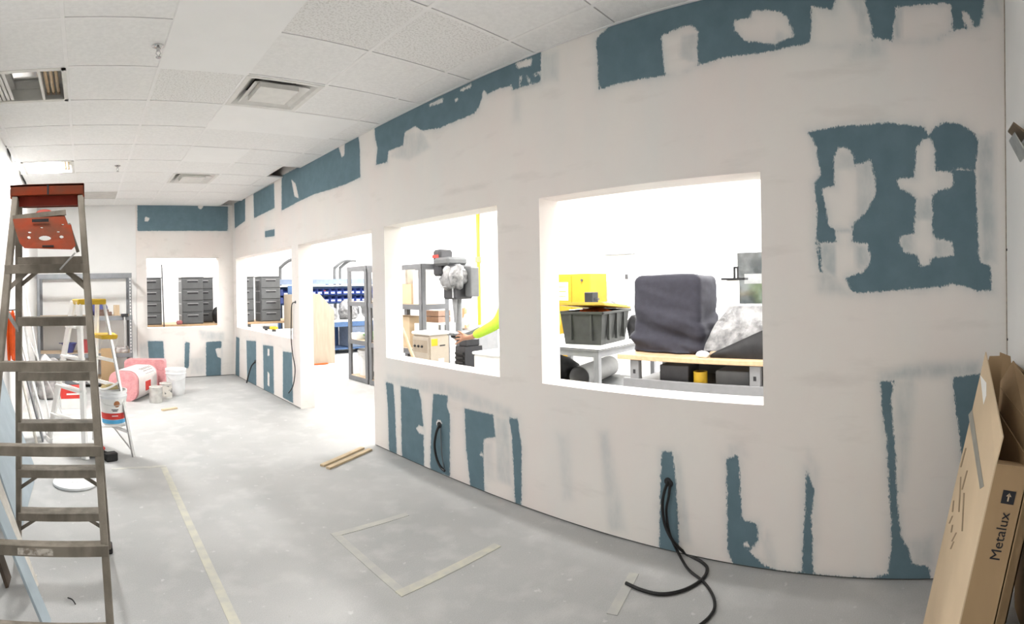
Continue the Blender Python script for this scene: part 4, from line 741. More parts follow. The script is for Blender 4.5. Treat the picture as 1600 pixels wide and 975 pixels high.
# white table right behind the farthest window with papers and tools
t = thing('side_table', 'white-topped table just behind the farthest long wall window', 'table', (3.08, 8.05, 0)); MB().box(-0.25, 0.22, -0.68, 0.65, 0.76, 0.79).build('table_top', M_PAPER, t, bevel=0.004)
for x in (-0.22, 0.19):
    for y in (-0.62, 0.60): MB().box(x - 0.02, x + 0.02, y - 0.02, y + 0.02, 0, 0.76).build('leg', M_LGREY, t)
tag(MB().box(-0.16, 0.16, -0.22, 0.22, 0, 0.03).box(-0.13, 0.15, -0.20, 0.18, 0.031, 0.07).build('paper_stack', M_PAPER, bevel=0.002, loc=(3.06, 7.62, 0.79)), 'stack of white papers on the white table by the farthest window', 'paper')
t = thing('caulk_gun', 'yellow and black caulk gun on the white table by the farthest window', 'caulk gun', (3.02, 8.25, 0.79), 1.9); MB().tube([(-0.14, 0, 0.06), (0.02, 0, 0.06)], 0.028, 10).build('cartridge', M_YEL, t); MB().tube([(0.02, 0, 0.06), (0.20, 0, 0.06)], 0.026, 10).build('barrel', M_DGREY, t); MB().box(0.12, 0.17, -0.012, 0.012, 0.0, 0.05).build('grip', M_BLACK, t); MB().box(-0.1, -0.05, -0.03, 0.03, 0, 0.035).build('rest', M_DGREY, t)
# ---- blue rack with bins
RY = 11.45
t = thing('bin_rack', 'blue steel rack with long rails above the blue workbench', 'rack', (5.7, RY, 0))
for x in (-1.30, -0.05, 1.25): MB().box(x - 0.03, x + 0.03, 0, 0.05, 0, 1.72).build('upright', M_BLUEST, t)
MB().box(-1.33, 1.30, -0.02, 0.0, 1.60, 1.72).build('top_rail', M_GREYBL, t); MB().box(-1.33, 1.30, -0.22, 0.0, 1.545, 1.575).build('light_shelf', M_PAPER, t); MB().box(-1.33, 1.30, -0.006, 0.0, 1.12, 1.545).build('louvre_panel', M_BLUEST, t)
bin0 = None
for r in range(2):
    for k in range(15):
        x = 5.7 - 1.22 + 0.172*k; z = 1.16 + 0.185*r; lb = ('upper' if r else 'lower') + ' row blue plastic bin on the blue rack'
        if bin0 is None:
            bin0 = thing('storage_bin', lb, 'bin', (x, RY - 0.012, z), 0, 'blue bins on the rack'); b = MB(); b.box(-0.075, 0.075, -0.20, 0, 0, 0.006).box(-0.075, -0.069, -0.20, 0, 0.006, 0.14).box(0.069, 0.075, -0.20, 0, 0.006, 0.14).box(-0.069, 0.069, -0.006, 0, 0.006, 0.15).box(-0.069, 0.069, -0.20, -0.194, 0.006, 0.085).build('body', M_BLUE, bin0, bevel=0.002)
            MB().box(-0.045, 0.045, -0.2018, -0.2003, 0.03, 0.062).build('label_card', M_PAPER, bin0, smooth=0)
        else: c_ = copy_tree(bin0); c_.location = (x, RY - 0.012, z); c_['label'] = lb
tag(MB().box(-0.05, 0.05, -0.02, 0.02, 0, 0.10).build('parts_box', M_REDINK, bevel=0.004, loc=(5.49, RY - 0.10, 1.352)), 'small red box in one of the blue bins', 'box')
for i, (x, lb) in enumerate(((4.47, 'grey bent pipe arm beside the blue rack seen in the farthest window'), (5.90, 'grey bent pipe arm above the blue bins, left one in the doorway'), (6.05, 'grey bent pipe arm above the blue bins, right one in the doorway'))):
    tag(MB().tube(curve_pts([(x, RY + 0.10, 0.0), (x, RY + 0.10, 1.0), (x, RY + 0.10, 1.9), (x + 0.02, RY + 0.06, 2.02), (x + 0.18, RY - 0.05, 2.16), (x + 0.32, RY - 0.15, 2.17)], 5), 0.038, 8).build('bent_pipe', M_MGREY), lb, 'pipe', 'bent pipe arms')
tag(MB().box(-0.20, 0.20, -0.01, 0.01, 0, 1.57).box(-0.20, 0.20, -0.02, 0.02, 1.40, 1.45).build('steel_sheet', M_BLUEST, bevel=0.003, loc=(4.68, 11.12, 0.0)), 'blue steel panel standing beside the bent pipe, seen in the farthest window', 'panel')
t = thing('blue_workbench', 'blue steel workbench below the rack of blue bins', 'workbench', (5.9, 10.95, 0)); MB().box(-0.75, 1.05, -0.35, 0.40, 0.73, 0.77).build('bench_top', M_PAPER, t, bevel=0.003); MB().box(-0.74, 1.04, -0.34, -0.32, 0.62, 0.73).build('front_rail', M_BLUEST, t); MB().box(-0.74, 1.04, -0.30, 0.38, 0.10, 0.13).build('lower_shelf', M_BLUEST, t)
for x in (-0.70, -0.10, 0.45, 1.0):
    for y in (-0.31, 0.36): MB().box(x - 0.035, x + 0.035, y - 0.03, y + 0.03, 0, 0.73).build('leg', M_BLUEST, t)
MB().box(-0.06, 0.41, -0.30, 0.3, 0.14, 0.61).build('cabinet', M_GREYBL, t)
for i, (x, y, r, sc, lb) in enumerate(((5.36, 10.85, 0.18, (1.15,1,1.1), 'plastic-wrapped bundle on the left of the blue workbench'), (5.88, 10.85, 0.21, (1.2,1,1.1), 'larger plastic-wrapped bundle in the middle of the blue workbench'), (6.48, 10.82, 0.21, (1.15,1,1.35), 'tall plastic-wrapped bundle at the right of the blue workbench'))): lump('wrapped_bundle', lb, 'bundle', (x, y, 0.77), r, sc, M_CLEAR, 20 + i, 0.4, 'plastic-wrapped bundles')
# ---- pale plywood cabinet with a sloping top corner
t = thing('plywood_cabinet', 'pale plywood cabinet with a sloping top corner seen through the doorway', 'cabinet', (4.35, 9.55, 0)); prof = [(-0.45, 0.0), (0.45, 0.0), (0.45, 1.05), (0.14, 1.385), (-0.45, 1.385)]
MB().prism(prof, 'y', -0.10, -0.082).build('front_panel', M_PLY, t); MB().prism(prof, 'y', 0.33, 0.348).build('back_panel', M_PLY, t); MB().box(0.432, 0.45, -0.081, 0.329, 0, 1.05).build('side_panel', M_PLY, t); MB().box(-0.45, -0.432, -0.081, 0.329, 0, 1.385).build('side_panel', M_PLY, t); MB().hexa([(0.45,-0.081,1.05),(0.45,0.329,1.05),(0.437,0.329,1.04),(0.437,-0.081,1.04)], [(0.14,-0.081,1.385),(0.14,0.329,1.385),(0.127,0.329,1.373),(0.127,-0.081,1.373)]).build('sloping_panel', M_PLY, t); MB().box(-0.43, 0.127, -0.081, 0.329, 1.367, 1.385).build('top_panel', M_PLY, t)
cbl = MB().tube(curve_pts([(3.9, 9.36, 0.01), (4.1, 9.30, 0.01), (4.3, 9.40, 0.012), (4.5, 9.33, 0.01), (4.62, 9.42, 0.01), (4.35, 9.36, 0.02), (4.05, 9.40, 0.01)], 6), 0.011, 6).build('orange_cord', M_OCORD); tag(cbl, 'orange cord lying at the foot of the pale plywood cabinet', 'cord')
# ---- grey shelving by the doorway and behind the middle window
M_SHELF2 = mat('grey_shelf_paint', (0.17, 0.175, 0.185), 0.45, 0.1, var=0.05)
shelving('shelving_unit', 'grey steel shelving unit standing just beyond the doorway', (4.12, 7.0, 0), 1.2, 0.62, 1.83, (1.83, 1.27, 0.66, 0.08), mt=M_SHELF2, pw=0.08)
shelving('shelving_unit', 'grey steel shelving unit behind the left half of the middle window', (4.12, 5.58, 0), 0.46, 1.38, 1.79, (1.79, 1.25, 0.65, 0.08), mt=M_SHELF2, pw=0.07)
lump('green_cloth', 'green cloth heap on the shelf beyond the doorway', 'cloth', (4.55, 7.25, 0.66), 0.15, (2.2, 1.1, 0.5), mat('green_cloth', (0.25, 0.48, 0.20), 0.85, var=0.25, scale=25), 31, 0.4)
tag(MB().box(-0.10, 0.08, -0.10, 0.10, 0, 0.10).build('carton', M_PAPER, bevel=0.004, loc=(4.24, 7.50, 0.66)), 'small white box on the shelf beyond the doorway', 'box')
bucket('bucket', 'white bucket on the bottom shelf beyond the doorway', (4.36, 7.42, 0.08), 0.13, 0.15, 0.40, False)
t = thing('office_chair_back', 'black plastic chair shell stored on the bottom shelf beyond the doorway', 'chair', (4.62, 7.14, 0.08)); MB().prism([(-0.02, 0.10), (0.03, 0.08), (0.09, 0.42), (0.05, 0.44)], 'y', -0.10, 0.30).build('backrest', M_BTARP, t, bevel=0.01); MB().box(-0.02, 0.30, -0.10, 0.30, 0.06, 0.11).build('seat', M_BTARP, t, bevel=0.01); MB().lathe([(0.14, 0), (0.15, 0.02), (0.03, 0.05), (0.03, 0.06)], 16).build('base', M_DGREY, t, loc=(0.13, 0.10, 0))
lump('tool_pile', 'dark tool pile on the bottom shelf beyond the doorway', 'tools', (4.22, 7.12, 0.08), 0.075, (0.9, 0.9, 0.9), M_DGREY, 33, 0.4)
for i, (x, y, z, sx, sy, sz, m_, lb) in enumerate(((4.36, 6.34, 1.25, 0.14, 0.38, 0.28, M_CARDL, 'wide tan carton on the middle shelf behind the middle window'), (4.36, 6.36, 0.65, 0.15, 0.36, 0.42, M_CARDL, 'tan carton on the lower shelf behind the middle window'), (4.30, 5.78, 1.25, 0.09, 0.12, 0.46, M_PAPER, 'tall white carton at the right end of the middle shelf'), (4.34, 5.78, 0.65, 0.12, 0.12, 0.34, M_PAPER, 'white carton at the right end of the lower shelf'))):
    o = MB().box(-sx, sx, -sy, sy, 0, sz).build('carton', m_, bevel=0.004, loc=(x, y, z)); tag(o, lb, 'carton', 'cartons on the workshop shelves')
for k in range(5): tag(MB().box(-0.07, 0.07, -0.022, 0.022, 0, 0.21).build('binder', M_PAPER if k % 2 else M_CREAM, bevel=0.003, loc=(4.28, 6.06 + 0.13*k, 1.531)), ('rightmost', 'second from right', 'middle', 'second from left', 'leftmost')[k] + ' pale binder in the row on the wide tan carton', 'binder', 'binders on the carton')
for k, (z, m_) in enumerate(((0.0, mat('brown_tray', (0.30, 0.20, 0.15), 0.7)), (0.092, mat('brown_tray', (0.3, 0.2, 0.15), 0.7)))): tag(MB().box(-0.12, 0.12, -0.16, 0.16, z, z + 0.085).build('parts_tray', m_, bevel=0.004, loc=(4.95, 6.30, 0.95)), ('lower' if k == 0 else 'upper') + ' brown carton of the pair behind the drill press', 'carton')
t = thing('trolley', 'grey trolley behind the drill press carrying two brown cartons', 'trolley', (4.98, 6.30, 0)); MB().box(-0.16, 0.30, -0.20, 0.22, 0.92, 0.95).build('top_shelf', M_PAPER, t); MB().box(-0.16, 0.30, -0.20, 0.22, 0.3, 0.33).build('lower_shelf', M_LGREY, t)
for x in (-0.14, 0.28):
    for y in (-0.18, 0.20): MB().box(x - 0.015, x + 0.015, y - 0.015, y + 0.015, 0, 0.92).build('leg', M_MGREY, t)
# ---- cream machine with knobs
t = thing('dust_collector', 'cream floor machine with three black knobs and a yellow sticker behind the middle window', 'machine', (3.75, 4.92, 0))
MB().box(-0.15, 0.15, -0.17, 0.17, 0.0, 0.93).build('housing', M_CREAM, t, bevel=0.02, seg=2); MB().box(-0.155, 0.155, -0.175, 0.175, 0.93, 0.965).build('lid', M_PAPER, t, bevel=0.012)
for k in range(3): MB().lathe([(0.013, 0), (0.016, 0.012), (0.010, 0.02)], 12).build('knob', M_BLACK, t, loc=(-0.15, 0.10 - 0.07*k, 0.80), rot=(0, -math.pi/2, 0))
MB().box(-0.1515, -0.1505, -0.13, 0.14, 0.73, 0.87).build('control_panel', M_PLY, t, smooth=0); MB().box(-0.12, -0.03, -0.1715, -0.1705, 0.81, 0.89).build('yellow_sticker', M_YEL, t, smooth=0); MB().box(-0.02, 0.06, -0.1715, -0.1705, 0.55, 0.66).build('white_sticker', M_PAPER, t, smooth=0); MB().box(0.0, 0.08, -0.1715, -0.1705, 0.80, 0.815).build('vent_slot', M_STEELD, t, smooth=0)
tag(MB().tube([(3.45, 4.40, 0.02), (3.16, 4.57, 0.94)], 0.018, 8).tube([(3.16, 4.57, 0.94), (3.12, 4.60, 1.07)], 0.02, 8).build('broom_handle', M_PINE), 'wooden broom handle leaning left of the cream machine', 'broom')
# ---- drill press wrapped in plastic
t = thing('drill_press', 'tall drill press with clear plastic over its head behind the middle window', 'drill press', (4.42, 5.19, 0))
MB().box(-0.22, 0.22, -0.16, 0.16, 0, 0.07).build('base', M_DGREY, t, bevel=0.01); MB().tube([(0.06, 0.07, 0.07), (0.06, 0.07, 1.85)], 0.045, 16).build('column', M_LGREY, t); MB().box(-0.24, 0.14, -0.18, 0.16, 0.87, 0.905).build('table', M_MGREY, t, bevel=0.008); MB().bar((0.06, 0.07, 0.80), (-0.12, -0.02, 0.86), 0.06, 0.05).build('table_arm', M_DGREY, t)
hd = MB().box(-0.16, 0.14, -0.13, 0.12, 1.32, 1.75).build('head', M_DGREY, t, bevel=0.02); MB().tube([(-0.08, -0.02, 1.02), (-0.08, -0.02, 1.32)], [0.012, 0.035], 12).build('quill', M_LGREY, t); MB().box(-0.14, 0.10, 0.20, 0.36, 1.62, 1.97).build('motor', M_DGREY, t, bevel=0.03); MB().box(-0.155, -0.141, 0.22, 0.34, 1.86, 1.90).build('motor_label', M_REDINK, t)
MB().box(-0.18, 0.16, -0.02, 0.30, 1.755, 1.86).build('belt_cover', M_MGREY, t, bevel=0.03); MB().box(-0.02, 0.12, -0.27, -0.15, 1.35, 1.72).build('control_box', M_MGREY, t, bevel=0.008)
for k in range(3): a = 2.1*k; MB().tube([(-0.18, -0.10, 1.48), (-0.24, -0.10 + 0.16*math.cos(a), 1.48 + 0.16*math.sin(a))], 0.009, 6).build('feed_handle', M_LGREY, t)
lump('plastic_cover', None, None, (-0.08, 0.02, 1.42), 0.19, (0.85, 1.0, 1.0), M_CLEAR, 41, 0.5, None, t); lump('plastic_cover', None, None, (-0.12, -0.13, 1.45), 0.14, (0.8, 0.9, 1.1), M_CLEAR, 43, 0.5, None, t)
t = thing('bench_vice', 'dark bench vice and jigs stacked on a stand right of the drill press', 'vice', (4.30, 4.86, 0)); MB().box(-0.14, 0.14, -0.08, 0.10, 0.0, 0.75).build('stand', M_DGREY, t); MB().bar((-0.1, 0.06, 0.85), (0.10, -0.10, 0.96), 0.08, 0.06).build('jaw', M_MGREY, t, bevel=0.008); MB().box(-0.10, 0.12, -0.06, 0.08, 0.75, 0.84).build('body', M_DGREY, t, bevel=0.01)
for k in range(5): MB().tube([(-0.15, -0.06, 0.45 + 0.055*k), (-0.15, 0.08, 0.45 + 0.055*k)], 0.02, 8).build('spring_coil', M_BLACK, t)
tag(MB().lathe([(0.075, 0), (0.075, 0.27), (0.06, 0.31), (0.03, 0.33), (0.03, 0.36)], 18).build('gas_bottle', mat('orange_white', (0.66, 0.30, 0.16), 0.5, col2=(0.75, 0.70, 0.64), scale=8, lo=0.48, hi=0.52), loc=(5.30, 6.08, 0.85)), 'orange and white cylinder standing behind the drill press', 'cylinder')
t = thing('cylinder_stand', 'low grey cabinet under the orange and white cylinder', 'cabinet', (5.45, 6.08, 0)); MB().box(-0.15, 0.35, -0.2, 0.2, 0, 0.82).build('body', M_LGREY, t); MB().box(-0.165, 0.37, -0.22, 0.22, 0.82, 0.85).build('top', M_PAPER, t)
# white cart in front of the worker
t = thing('white_cart', 'white cart at the right edge of the middle window below the worker\'s sleeve', 'cart', (3.42, 3.52, 0)); MB().box(-0.20, 0.12, -0.38, 0.07, 0.10, 0.86).build('body', M_PAPER, t, bevel=0.015); MB().box(-0.21, 0.13, -0.39, 0.08, 0.86, 0.885).build('top', M_PAPER, t, bevel=0.008)
for x in (-0.15, 0.07):
    for y in (-0.3, 0.0): MB().tube([(x - 0.015, y, 0.05), (x + 0.015, y, 0.05)], 0.05, 12).build('castor', M_BLACK, t)
# yellow pipe on the back wall
t = thing('gas_pipe', 'thin yellow gas pipe running up the workshop wall in the middle window', 'pipe', (7.55, 8.2, 0)); MB().tube([(0, 0, 0.3), (0, 0, 3.1)], 0.035, 10).build('pipe', M_YEL, t); MB().box(-0.05, 0.03, -0.05, 0.05, 1.98, 2.10).build('fitting', mat('olive_fitting', (0.25, 0.25, 0.1), 0.5), t, bevel=0.01)
# ---- worker behind the pier, arm reaching into the middle window
def skin_mesh(name, verts, edges, radii, m, parent, root=0, sub=2):
    me = bpy.data.meshes.new(name); me.from_pydata([tuple(v) for v in verts], edges, []); o = link(name + '_tmp', me)
    md = o.modifiers.new('s', 'SKIN'); md.use_smooth_shade = True; sv = me.skin_vertices[0].data
    for i, r in enumerate(radii): sv[i].radius = (r, r) if not isinstance(r, tuple) else r; sv[i].use_root = (i == root)
    sb = o.modifiers.new('b', 'SUBSURF'); sb.levels = sub; sb.render_levels = sub
    bpy.context.view_layer.update(); new = bpy.data.meshes.new_from_object(o.evaluated_get(bpy.context.evaluated_depsgraph_get())); bpy.data.objects.remove(o)
    new.materials.clear(); new.materials.append(m); new.shade_smooth(); new.name = name; return link(name, new, parent)
def person():
    px, py = 3.86, 3.46; t = thing('person', 'person in a hi-vis yellow-green sleeve reaching out a hand in the middle window', 'person', (px, py, 0)); W = lambda x, y, z: Vector((x - px, y - py, z))
    sh = W(3.82, 3.64, 1.42); el = W(3.68, 3.72, 1.11); wr = W(3.56, 3.99, 0.965); hand = W(3.555, 4.10, 0.95)
    V = [W(px, py, 0.95), W(px, py, 1.15), W(px - 0.02, py + 0.02, 1.38), W(px - 0.03, py + 0.02, 1.50), W(px - 0.05, py + 0.04, 1.60), W(px - 0.05, py + 0.04, 1.72), sh, el, wr, hand,
         W(px + 0.06, py - 0.18, 1.41), W(px + 0.10, py - 0.24, 1.13), W(px + 0.02, py - 0.22, 0.92), W(px, py - 0.21, 0.84),
         W(px, py + 0.09, 0.90), W(px - 0.02, py + 0.10, 0.50), W(px, py + 0.10, 0.08), W(px - 0.13, py + 0.11, 0.035), W(px, py - 0.09, 0.90), W(px - 0.02, py - 0.10, 0.50), W(px, py - 0.10, 0.08), W(px - 0.13, py - 0.11, 0.035)]
    E = [(0,1),(1,2),(2,3),(3,4),(4,5),(2,6),(6,7),(7,8),(8,9),(2,10),(10,11),(11,12),(12,13),(0,14),(14,15),(15,16),(16,17),(0,18),(18,19),(19,20),(20,21)]
    R = [0.13, 0.125, 0.13, 0.055, 0.085, 0.085, 0.062, 0.043, 0.028, (0.042, 0.022), 0.062, 0.043, 0.028, (0.04, 0.022), 0.08, 0.055, 0.04, 0.04, 0.08, 0.055, 0.04, 0.04]
    # fingers of the reaching hand, each its own chain from the palm; thumb from the side
    f0 = hand
    for off, ln, dz in ((-0.036, 0.085, -0.012), (-0.013, 0.100, 0.0), (0.012, 0.096, 0.004), (0.034, 0.078, -0.002)):
        b = len(V); V += [f0 + Vector((off*0.35, 0.045, off*0.95)), f0 + Vector((off*0.5 - 0.006, 0.045 + ln*0.5, off*1.25 + dz)), f0 + Vector((off*0.55 + 0.006, 0.045 + ln, off*1.35 + dz - 0.012))]; E += [(9, b), (b, b+1), (b+1, b+2)]; R += [0.0105, 0.0092, 0.0078]
    b = len(V); V += [f0 + Vector((-0.010, 0.0, 0.038)), f0 + Vector((-0.022, 0.035, 0.062)), f0 + Vector((-0.028, 0.062, 0.070))]; E += [(9, b), (b, b+1), (b+1, b+2)]; R += [0.013, 0.0105, 0.0088]
    body = skin_mesh('body', V, E, R, M_SKIN, t)
    shirt = skin_mesh('hi_vis_shirt', [V[0] + Vector((0,0,-0.04)), V[1], V[2], V[3] - Vector((0,0,0.05)), V[6], V[7], V[8] - Vector((0.0, 0.025, -0.01)), V[10], V[11], V[12]], [(0,1),(1,2),(2,3),(2,4),(4,5),(5,6),(2,7),(7,8),(8,9)], [0.155, 0.15, 0.155, 0.085, 0.085, 0.066, 0.046, 0.085, 0.066, 0.046], M_HIVIS, t)
    skin_mesh('trousers', [V[0] - Vector((0,0,0.03)), V[14], V[15], V[16], V[18], V[19], V[20]], [(0,1),(1,2),(2,3),(0,4),(4,5),(5,6)], [0.15, 0.105, 0.08, 0.068, 0.105, 0.08, 0.068], mat('work_trousers', (0.10, 0.11, 0.15), 0.85, var=0.1), t)
    hc_ = V[5]; hb = bmesh.new(); bmesh.ops.create_uvsphere(hb, u_segments=20, v_segments=12, radius=0.10); bmesh.ops.delete(hb, geom=[v for v in hb.verts if v.co.z < -0.01 - 0.05*(v.co.x > 0.02) ], context='VERTS'); me = bpy.data.meshes.new('hair'); hb.to_mesh(me); hb.free(); me.shade_smooth(); me.materials.append(mat('dark_hair', (0.03, 0.02, 0.015), 0.6)); o = link('hair', me, t, hc_ + Vector((0.008, 0, 0.0))); o.scale = (1.0, 0.88, 1.1)
    for s in (-1, 1):
        MB().lathe([(0.002, -0.008), (0.011, 0), (0.002, 0.008)], 10).build('eye', M_PAPER, t, loc=hc_ + Vector((-0.078, 0.03*s, -0.035))); MB().lathe([(0.004, -0.028), (0.016, 0), (0.004, 0.03)], 10).build('ear', M_SKIN, t, loc=hc_ + Vector((0.0, 0.083*s, -0.045)))
    MB().add([(0,0,0.03), (-0.028, 0, -0.012), (0, 0.015, -0.015), (0, -0.015, -0.015)], [(0,1,2), (0,3,1), (1,3,2)]).build('nose', M_SKIN, t, loc=hc_ + Vector((-0.082, 0, -0.05))); MB().box(-0.004, 0.004, -0.022, 0.022, -0.004, 0.004).build('mouth', mat('lips', (0.28, 0.10, 0.08), 0.5), t, bevel=0.002, loc=hc_ + Vector((-0.079, 0, -0.095)))
    for s in (1, -1): MB().box(-0.17, 0.07, -0.05, 0.05, 0, 0.08).build('boot', M_BTARP, t, bevel=0.025, seg=2, loc=(0, 0.10*s, 0))
person()
# ---- large window: grey table with a black tote
t = thing('grey_table', 'grey metal table with a white top carrying the black tote', 'table', (5.2, 3.8, 0)); MB().box(-0.63, 0.70, -0.66, 0.75, 0.772, 0.80).build('table_top', M_PAPER, t, bevel=0.012); MB().box(-0.632, 0.702, -0.662, 0.752, 0.778, 0.790).build('edge_band', M_DGREY, t, bevel=0.004)
MB().box(-0.60, 0.67, -0.63, -0.60, 0.70, 0.771).box(-0.60, -0.57, -0.60, 0.72, 0.70, 0.771).box(-0.57, 0.67, 0.69, 0.72, 0.70, 0.771).box(0.64, 0.67, -0.60, 0.69, 0.70, 0.771).build('apron', M_LGREY, t)
for x in (-0.58, 0.65):
    for y in (-0.61, 0.70): MB().box(x - 0.03, x + 0.03, y - 0.03, y + 0.03, 0, 0.771).build('leg', M_LGREY, t, bevel=0.004)
MB().box(-0.55, 0.62, -0.58, 0.67, 0.28, 0.30).build('lower_shelf', M_MGREY, t)
t = thing('storage_tote', 'black plastic tote full of orange cords on the grey table', 'tote', (5.13, 3.56, 0.80), 0.12)
def tub(x0, x1, y0, y1, h, fl): 
    b = MB(); n = 1.0; B = [(x0+fl, y0+fl), (x1-fl, y0+fl), (x1-fl, y1-fl), (x0+fl, y1-fl)]; T_ = [(x0, y0), (x1, y0), (x1, y1), (x0, y1)]; w = 0.006
    b.add([(*p, 0) for p in B] + [(*p, h) for p in T_], [(0,3,2,1)] + [(i, (i+1) % 4, 4 + (i+1) % 4, 4 + i) for i in range(4)])
    b.add([(p[0]*0.975, p[1]*0.975, 0.01) for p in B] + [(p[0]*0.975, p[1]*0.975, h) for p in T_], [(0,1,2,3)] + [(i, 4 + i, 4 + (i+1) % 4, (i+1) % 4) for i in range(4)]); b.f += []
    o_ = len(b.v) - 16; b.f += [(o_ + 4 + i, o_ + 4 + (i+1) % 4, o_ + 12 + (i+1) % 4, o_ + 12 + i) for i in range(4)]; return b
tub(-0.36, 0.36, -0.27, 0.27, 0.37, 0.04).build('tub', M_TOTE, t); MB().box(-0.385, 0.385, -0.295, -0.268, 0.345, 0.375).box(-0.385, 0.385, 0.268, 0.295, 0.345, 0.375).box(-0.385, -0.358, -0.295, 0.295, 0.345, 0.375).box(0.358, 0.385, -0.295, 0.295, 0.345, 0.375).build('rim', M_TOTE, t, bevel=0.006)
for k in (-0.2, 0.0, 0.2): MB().box(k - 0.012, k + 0.012, -0.283, -0.25, 0.05, 0.345).build('side_rib', M_TOTE, t)
for k in (-0.13, 0.13): MB().box(-0.372, -0.34, k - 0.012, k + 0.012, 0.05, 0.345).build('side_rib', M_TOTE, t)
lump('orange_cords', None, None, (0.02, 0, 0.14), 0.20, (1.4, 1.1, 0.75), mat('orange_red_cords', (0.62, 0.12, 0.02), 0.6, var=0.3, scale=30), 51, 0.4, None, t)
o = MB().box(-0.40, 0.40, -0.31, 0.31, 0, 0.022).box(-0.37, 0.37, -0.28, 0.28, 0.022, 0.036).build('lid', mat('tote_lid_yellow', (0.44, 0.27, 0.02), 0.5, var=0.05), t, bevel=0.008, loc=(0.0, 0.02, 0.412), rot=(0.0, 0.085, 0.05)); o['label'] = 'yellow lid resting askew'
lump('cable_clutter', 'black cable clutter on the grey table between tote and covered machine', 'cables', (5.62, 3.34, 0.80), 0.10, (0.8, 0.8, 1.6), M_BTARP, 53, 0.4)
tag(MB().tube([(4.80, 3.57, 0.427), (5.70, 3.75, 0.427)], 0.125, 24, cap=False).tube([(4.80, 3.57, 0.427), (5.70, 3.75, 0.427)], 0.115, 24, cap=False).build('cardboard_form_tube', mat('grey_tube', (0.36, 0.36, 0.36), 0.6, var=0.05)), 'grey hollow tube lying on the lower shelf of the grey table', 'tube')
lump('black_tarp', 'black tarp bundle on the lower shelf of the grey table', 'tarp', (5.02, 4.10, 0.30), 0.20, (1.5, 1.2, 0.9), M_BTARP, 55, 0.3)
# ---- wood-topped bench
t = thing('work_bench', 'bench with a maple top and grey steel legs in the large window', 'workbench', (4.36, 1.55, 0)); MB().box(-0.36, 0.40, -0.95, 1.0, 0.805, 0.85).build('bench_top', M_MAPLE, t, bevel=0.006)
for y in (0.84, -0.27, -0.85):
    for x in (-0.30, 0.34):
        lg = MB().box(x - 0.03, x + 0.03, y - 0.045, y + 0.045, 0.0, 0.80).build('leg', M_LGREY, t, bevel=0.004)
        if x < 0:
            for z in (0.70, 0.60): MB().box(x - 0.0316, x - 0.0302, y - 0.012, y + 0.012, z - 0.018, z + 0.018).build('bolt_slot', M_STEELD, lg, smooth=0)
MB().box(-0.345, -0.31, -0.95, 0.95, 0.545, 0.64).build('front_beam', M_LGREY, t, bevel=0.004); MB().box(-0.30, 0.36, -0.92, 0.92, 0.58, 0.60).build('lower_shelf', M_MGREY, t); MB().box(0.36, 0.37, -0.92, 0.92, 0.10, 0.79).build('back_panel', M_MGREY, t)
def soft_box(name, parent, x0, x1, y0, y1, z0, z1, m, seed, amp=0.012, r=0.07, n=26):
    from mathutils import noise as nz; bm = bmesh.new(); bmesh.ops.create_cube(bm, size=2); bmesh.ops.subdivide_edges(bm, edges=list(bm.edges), cuts=n, use_grid_fill=True)
    c0 = Vector(((x0+x1)/2, (y0+y1)/2, (z0+z1)/2)); hh = Vector(((x1-x0)/2, (y1-y0)/2, (z1-z0)/2))
    for v in bm.verts:
        p = Vector((v.co.x*hh.x, v.co.y*hh.y, v.co.z*hh.z)); low0 = p.z < -hh.z + r
        q_ = Vector((max(-hh.x + r, min(hh.x - r, p.x)), max(-hh.y + r, min(hh.y - r, p.y)), p.z if low0 else min(hh.z - r, p.z))); d_ = p - q_
        p = q_ + d_.normalized()*r if d_.length > 1e-6 else p
        t_ = (p.z + hh.z) / (2*hh.z); low = max(0.0, 0.6 - t_)*1.7; nn = d_.normalized() if d_.length > 1e-6 else Vector((0,0,1)); w_ = c0 + p
        s_ = Vector((w_.x*3.0 + seed, w_.y*2.6 + w_.z*1.2, w_.z*8 - w_.y*2.6)); v.co = w_ + nn * ((amp*(0.25 + low*1.6)) * (nz.noise(s_) + 0.6*nz.noise(s_*2.1)) + 0.015*low)
        if v.co.z < z0: v.co.z = z0
    me = bpy.data.meshes.new(name); bm.to_mesh(me); bm.free(); me.shade_smooth(); me.materials.append(m); return link(name, me, parent)
t = thing('covered_machine', 'boxy machine under a slate grey fabric cover on the maple bench', 'covered machine', (4.47, 2.17, 0.85)); soft_box('fabric_cover', t, -0.26, 0.24, -0.33, 0.34, 0.012, 0.70, M_COVER, 3.0, 0.042); MB().box(-0.24, 0.22, -0.31, 0.32, 0.0, 0.012).build('base_plate', mat('brown_base', (0.14, 0.08, 0.05), 0.6), t)
